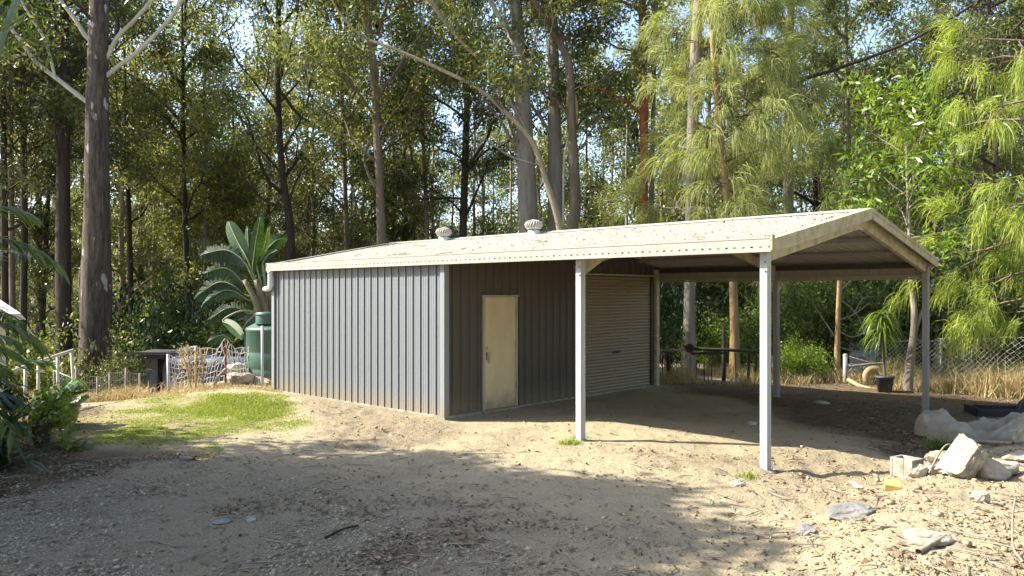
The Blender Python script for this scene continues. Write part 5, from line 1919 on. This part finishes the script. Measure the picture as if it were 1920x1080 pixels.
# pot with a long-leaved plant
p = on_ground(1659, 15.4)
pt = empty('plant_pot', p, 0, 'speckled dark plastic pot standing in the sun by the fence', 'pot')
MB().lathe([(0, 0), (.125, 0), (.165, .27), (.18, .275), (.18, .315), (.165, .315), (.15, .28), (.0, .27)], 28).build('pot_body', M['pot_dark'], pt)
pp = empty('strap_leaf_plant', p + Vector((0, 0, .27)), 0, 'lanky plant with drooping yellow-green strap leaves growing in the dark pot', 'plant')
V, Fq = tube_np([(0, 0, -.1), (-.02, 0, .4), (-.05, 0, .9), (-.06, 0, 1.25)], [.03, .025, .02, .015], 8)
link('stem', np_mesh('stem', V, Fq, True), M['bark_mid'], pp)


def strap_leaves(C, n, L, W, seed, spread=.9, g2=1.5, segs=4):
    g = np.random.default_rng(seed)
    m = n * len(C)
    p = np.repeat(np.asarray(C, float), n, 0)
    az = g.uniform(0, 6.28, m)
    el = g.uniform(.1, 1.2, m)
    d = np.stack([np.cos(az) * np.cos(el), np.sin(az) * np.cos(el), np.sin(el)], -1)
    s = unit(np.cross(d, np.array([0, 0, 1.0])))
    l = (L * g.uniform(.6, 1.2, (m, 1))) / segs
    rows = []
    prof = [.5, 1, .9, .6, .08]
    for k in range(segs + 1):
        w = W / 2 * prof[k]
        rows += [p - s * w, p + s * w]
        d = unit(d + np.array([0, 0, -g2 * .32]))
        p = p + d * l
    V = np.stack(rows, 1)
    i = np.arange(m)[:, None] * (2 * segs + 2)
    Fq = np.concatenate([i + np.array([[2 * k, 2 * k + 1, 2 * k + 3, 2 * k + 2]]) for k in range(segs)], 0)
    return V.reshape(-1, 3), Fq


V, Fq = strap_leaves([(-.06, 0, 1.25), (-.055, 0, 1.15), (-.045, 0, .95), (-.04, 0, .8)], 34, .62, .026, 181, g2=1.9)
link('leaves', np_mesh('leaves', V, Fq), M['leaf_bright'], pp)

# stick fence with a dark rail behind the carport, left part
rf = empty('rail_fence', on_ground(1350, 17.4), 0, 'rough fence of a dark rail and thin sticks behind the carport', 'fence')
RB = Vector(rf.location)
q = lambda px, py, d=17.4: at(px, py, d) - RB
MB().tube([q(1284, 653), q(1360, 656), q(1462, 661)], .035, 8).build('rail', M['wood_dark'], rf)
MB().tube([q(1296, 663), q(1362, 662)], .025, 8).build('rail', M['wood_dark'], rf)
MB().tube([q(1240, 658), q(1290, 655)], .02, 8).build('rail', M['wood'], rf)
b = MB()
b.tube([q(1293, 653, 17.3), q(1293, 653, 17.15)], .10, 14)
b.build('reel', M['wood_dark'], rf)
for px, y0 in ((1357, 612), (1403, 658), (1252, 660), (1418, 668)):
    t_ = q(px, y0, 17.5)
    MB().tube([Vector((t_.x, t_.y, -.3)), t_], .045 if px == 1357 else .03, 8).build('post', M['wood_dark'], rf)
g = np.random.default_rng(190)
for i in range(24):
    px = [1243, 1448][i % 2] + g.uniform(-4, 36) if i < 12 else g.uniform(1243, 1455)
    t_ = q(px, g.uniform(658, 676), 17.45 + g.uniform(-.05, .05))
    MB().tube([Vector((t_.x + g.normal(0, .05), t_.y, -.1)), t_], .011, 5).build('picket', M['wood' if i % 2 else 'wood_dark'], rf)
p = on_ground(1442, 18.0)
o = empty('strap_leaf_clump', p, 0, 'grey-green clump of long strap leaves left of the middle carport post', 'plant')
V, Fq = strap_leaves([(0, 0, .05), (.1, .05, .05), (-.1, 0, .05)], 40, 1.2, .035, 191, g2=.55)
link('leaves', np_mesh('leaves', V, Fq), M['leaf_shrub'], o)
V, Fq = tube_np([(0, 0, -.2), (0, 0, .15)], [.1, .06], 8)
link('crown_stem', np_mesh('crown_stem', V, Fq), M['bark_mid'], o)

# blue sheeting glimpsed beyond the fence
p = at(1856, 655, 20)
rows = [[(-.75 + 1.5 * i / 16, .1 * float(vnoise(i * .6, j * .7, 1, 71)) + .25 * j / 6, -.55 + .7 * j / 6 + .12 * float(vnoise(i * .5, 3, 1, 72))) for i in range(17)] for j in range(7)]
tag(MB().grid(rows).build('blue_sheet', M['bluesheet'], None, p), 'faded blue sheeting heaped beyond the chain-link fence', 'sheet')
p = at(1618, 655, 19.5)
b = MB()
b.grid([[(-.33 + .66 * k / 24, .012 * math.cos(k * 1.57), z) for k in range(25)] for z in (-.9, .17)])
tag(b.build('iron_sheet', M['bluesheet'], None, p), 'small pale blue corrugated sheet standing behind the fence gap', 'sheet')

# ------------------------------------------------------------------ left foreground plants
pot = empty('trough_pot', gpt(118, 797), .3, 'tan trough-shaped pot at the left edge of the lawn', 'pot')
MB().lathe([(0, 0), (.13, 0), (.17, .06), (.20, .24), (.215, .25), (.215, .275), (.195, .275), (.18, .22), (0, .21)], 28, sx=1.1, sy=.8).build('pot_body', M['pot_tan'], pot)
pot2 = empty('round_pot', gpt(78, 836), 0, 'dark grey tapered pot among the plants at the left edge', 'pot')
MB().lathe([(0, 0), (.085, 0), (.125, .30), (.135, .305), (.135, .335), (.12, .335), (.11, .29), (0, .28)], 28).build('pot_body', M['pot_grey'], pot2)


def monstera(name, label, base, specs, mat='leaf_monstera'):
    r = empty(name, base, 0, label, 'plant')
    st = Acc()
    for k, (dx, dy, dz, L, tilt, az) in enumerate(specs):
        tip = Vector((dx, dy, dz))
        st.add(*tube_np(smooth_path([(0, 0, 0), tip * .5 + Vector((0, 0, .08)), tip], 4), .010, 5))
        # heart-shaped cut leaf
        b = MB()
        n = 9
        for s in (-1, 1):
            for i in range(n):
                t0, t1 = i / n, (i + .72) / n
                w = L * .48 * math.sin(math.pi * (.12 + .82 * (t0 + .05))) ** .7
                y0, y1 = t0 * L - .18 * L, t1 * L - .18 * L
                bb = len(b.v)
                b.add([(0, y0, 0), (0, y1 + .02, 0), (s * w, y1 + .16 * L, -.10 * L), (s * w * .98, y0 + .10 * L, -.11 * L), (s * w * .5, (y0) + .03 * L, .0), (s * w * .5, y1 + .06 * L, .0)],
                      [(0, 1, 5, 4), (4, 5, 2, 3)] if s > 0 else [(4, 5, 1, 0), (3, 2, 5, 4)])
        o = b.build('leaf', M[mat], r, tip, (R(tilt), 0, R(az)))
    link('stalks', st.mesh('stalks', True), M['stalk'], r)
    return r


g = np.random.default_rng(200)
sp1 = [(g.normal(0, .16), g.normal(0, .14), g.uniform(.10, .42), g.uniform(.24, .34), g.uniform(-40, 15) - 25, g.uniform(100, 260)) for _ in range(9)]
monstera('monstera', 'cut-leaved monstera spilling over the tan trough pot', pot.location + Vector((0, 0, .25)), sp1)
sp2 = [(g.normal(-.02, .22), g.normal(0, .14), g.uniform(.15, .62), g.uniform(.26, .38), g.uniform(-50, 5) - 20, g.uniform(100, 260)) for _ in range(9)]
monstera('monstera', 'sunlit cut-leaved monstera behind the dark grey pot', gpt(62, 815) + Vector((0, .8, .1)), sp2)
p = Vector(pot2.location) + Vector((0, 0, .28))
small_leaf = [(q2[0], q2[1], q2[2]) for q2 in np.random.default_rng(201).normal(0, .14, (40, 3))]
o = empty('potted_bush', p, 0, 'glossy small-leaved bush filling the dark grey pot', 'plant')
V, Fq = leaves(np.array(small_leaf) + np.array([0.03, 0, .12]), np.full(40, .16), 22, .08, .05, 202, .2)
link('foliage', np_mesh('foliage', V, Fq), M['leaf_bright'], o)
V, Fq = tube_np([(0, 0, 0), (.01, 0, .12), (.03, 0, .22)], .012, 6)
link('stem', np_mesh('stem', V, Fq), M['bark_mid'], o)


def frond_palm(label, base, n, H, L, seed, mat, az_c=0, az_s=3.1, lw=.035, ll=.32, name='palm'):
    """cluster of canes with arching fronds of lance-shaped leaflets"""
    g = np.random.default_rng(seed)
    r = empty(name, base, 0, label, 'palm')
    canes, rach, Lf = Acc(), Acc(), Acc()
    for k in range(n):
        az = az_c + g.uniform(-az_s, az_s)
        hh = H * g.uniform(.25, 1.0)
        o2 = np.array([g.normal(0, .18), g.normal(0, .18), 0])
        top_ = o2 + np.array([math.cos(az) * .12 * hh, math.sin(az) * .12 * hh, hh])
        canes.add(*tube_np([o2 - [0, 0, .2], (o2 + top_) / 2, top_], .018, 6))
        el = g.uniform(.5, 1.2)
        d = np.array([math.cos(az) * math.cos(el), math.sin(az) * math.cos(el), math.sin(el)])
        p_, pts, dirs = top_.copy(), [top_.copy()], [d]
        l = L * g.uniform(.7, 1.1)
        for i in range(10):
            d = unit(d + np.array([0, 0, -.17]))
            p_ = p_ + d * l / 10
            pts.append(p_.copy())
            dirs.append(d)
        rach.add(*tube_np(pts, np.linspace(.010, .003, 11), 4))
        s = unit(np.cross(dirs[4], [0, 0, 1.0]))
        for i in range(2, 11):
            for sg in (-1, 1):
                for rep in range(2):
                    b0 = pts[i] + (pts[i] - pts[i - 1]) * (-.5 * rep)
                    dd = unit(dirs[i] * .7 + s * sg * g.uniform(.7, 1.1) + np.array([0, 0, g.uniform(-.7, .1)]))
                    ln = ll * g.uniform(.75, 1.15) * (1 - .4 * abs(i - 5) / 6)
                    ss = unit(np.cross(dd, np.array([0, 0, 1.0]) + s * sg * .3))
                    w = lw * g.uniform(.8, 1.2) / 2
                    dn = np.array([0, 0, -ln * .18])
                    Lf.add(np.array([b0, b0 + dd * ln * .35 + ss * w, b0 + dd * ln * .35 - ss * w, b0 + dd * ln * .72 + ss * w * .8 + dn * .4, b0 + dd * ln * .72 - ss * w * .8 + dn * .4, b0 + dd * ln + dn, b0 + dd * ln + dn + ss * .001]),
                           np.array([[0, 1, 2, 2], [2, 1, 3, 4], [4, 3, 6, 5]])[1:])
                    Lf.add(np.array([b0 - ss * w * .25, b0 + ss * w * .25, b0 + dd * ln * .35 + ss * w, b0 + dd * ln * .35 - ss * w]), np.array([[0, 1, 2, 3]]))
    link('canes', canes.mesh('canes', True), M['bark_dark'], r)
    link('fronds', rach.mesh('fronds', True), M['stalk'], r)
    link('leaflets', Lf.mesh('leaflets'), M[mat], r)
    return r


def lp(px, d):
    x = (px - 960) / F * d
    return Vector((x, d, gz(x, d)))


frond_palm('dark clumping palm crowding the left edge in front of the handrail', lp(-150, 9.6), 22, 2.2, 1.15, 301, 'leaf_dark')
frond_palm('tall leafy palm at the left edge reaching up to mid-picture', lp(-125, 8.2), 16, 3.0, 1.1, 302, 'leaf_shrub', .3, 2.2)
frond_palm('low dark palm at the lower left edge', lp(-120, 8.9), 16, .9, .9, 303, 'leaf_dark', .0, 3.1)
frond_palm('broad-leaved palm arching behind the pots', lp(-110, 10.8), 14, 1.2, 1.0, 304, 'leaf_shrub', .2, 3.1, .045)
o = empty('cordyline', lp(-55, 8.6), 0, 'dark strap-leaved clump on the ground at the lower left edge', 'plant')
V, Fq = strap_leaves([(0, 0, .1), (.3, .1, .05), (-.3, .2, .1), (.15, .3, .3), (-.1, 0, .5)], 26, .75, .045, 305, g2=.9)
link('leaves', np_mesh('leaves', V, Fq), M['leaf_dark'], o)
V, Fq = tube_np([(0, 0, -.2), (0, 0, .5)], [.04, .03], 8)
link('stem', np_mesh('stem', V, Fq), M['bark_dark'], o)
o = empty('fern', gpt(128, 845), 0, 'small bright arching fern on the mulch in front of the tan pot', 'fern')
V, Fq = strap_leaves([(0, 0, 0), (.12, .05, 0)], 22, .34, .045, 306, g2=1.1)
link('leaves', np_mesh('leaves', V, Fq), M['leaf_bright'], o)
V, Fq = tube_np([(.06, 0, -.05), (.06, 0, .03)], .02, 6)
link('stem', np_mesh('stem', V, Fq), M['bark_mid'], o)
# bamboo culm crossing the top left corner
o = empty('bamboo', lp(-95, 6.2), 0, 'green bamboo culm slanting across the top left corner', 'bamboo')
OB = Vector(o.location)
c0, c1 = at(-20, 165, 6.2) - OB, at(42, -30, 6.2) - OB
c_ = [Vector((0, 0, -.1)), Vector((c0.x * .3, 0, c0.z * .5)), c0, c1]
pts = smooth_path(c_, 6)
V, Fq = tube_np(pts, .026, 10)
M['bamboo'] = mat_plain('bamboo_skin', [(.3, (.10, .17, .13)), (.7, (.17, .25, .18))], 5, .35)
link('culm', np_mesh('culm', V, Fq, True), M['bamboo'], o)
V, Fq = leaves(np.array([c0 + (c1 - c0) * float(t) + Vector((.02 + .1 * random.random(), 0, .1)) for t in np.linspace(.3, 1.1, 8)]), [.22] * 8, 9, .17, .022, 307, .5)
link('leaves', np_mesh('leaves', V, Fq), M['leaf_bright'], o)

# ------------------------------------------------------------------ unseen trees added behind and beside the viewer to block low sky light
for i, (x, y, lb) in enumerate(((-4.5, -7, 'unseen brown gum tree added behind the viewer to the left'), (-.5, -8.5, 'unseen dark gum tree added directly behind the viewer'), (3.5, -7, 'unseen pale gum tree added behind the viewer to the right'), (7, -6, 'unseen leafy gum tree added at the right behind the viewer'),
                                (10.5, -3.5, 'unseen dense gum tree added at the far right behind the viewer'), (13, .5, 'unseen gum tree added beside the viewer outside the right edge'), (14, 4.5, 'unseen gum tree added outside the right edge level with the dirt mound'), (15.5, 8.5, 'unseen gum tree added outside the right edge level with the tarp'),
                                (2, -13, 'unseen tall gum added far behind the viewer'), (9, -11, 'unseen tall gum added far behind the viewer to the right'), (16, -4, 'unseen tall gum added far to the right behind the viewer'))):
    z = gz(x, y)
    r = empty('forest_tree', (x, y, z), 0, lb, 'tree', 'unseen trees added round the clearing')
    link('trunk', clone_mesh_mat(trunk_np[i % 4], M['bark_mid']), None, r, None, (0, 0, i))
    bm_, lm_ = CR[i % 6]
    link('branches', clone_mesh_mat(bm_, M['bark_mid']), None, r, (0, 0, 1.6), (0, 0, i * 1.3), (1.15, 1.15, 1.3))
    link('crown', clone_mesh_mat(lm_, M['leaf_gum']), None, r, (0, 0, 1.6), (0, 0, i * 1.3), (1.15, 1.15, 1.3))
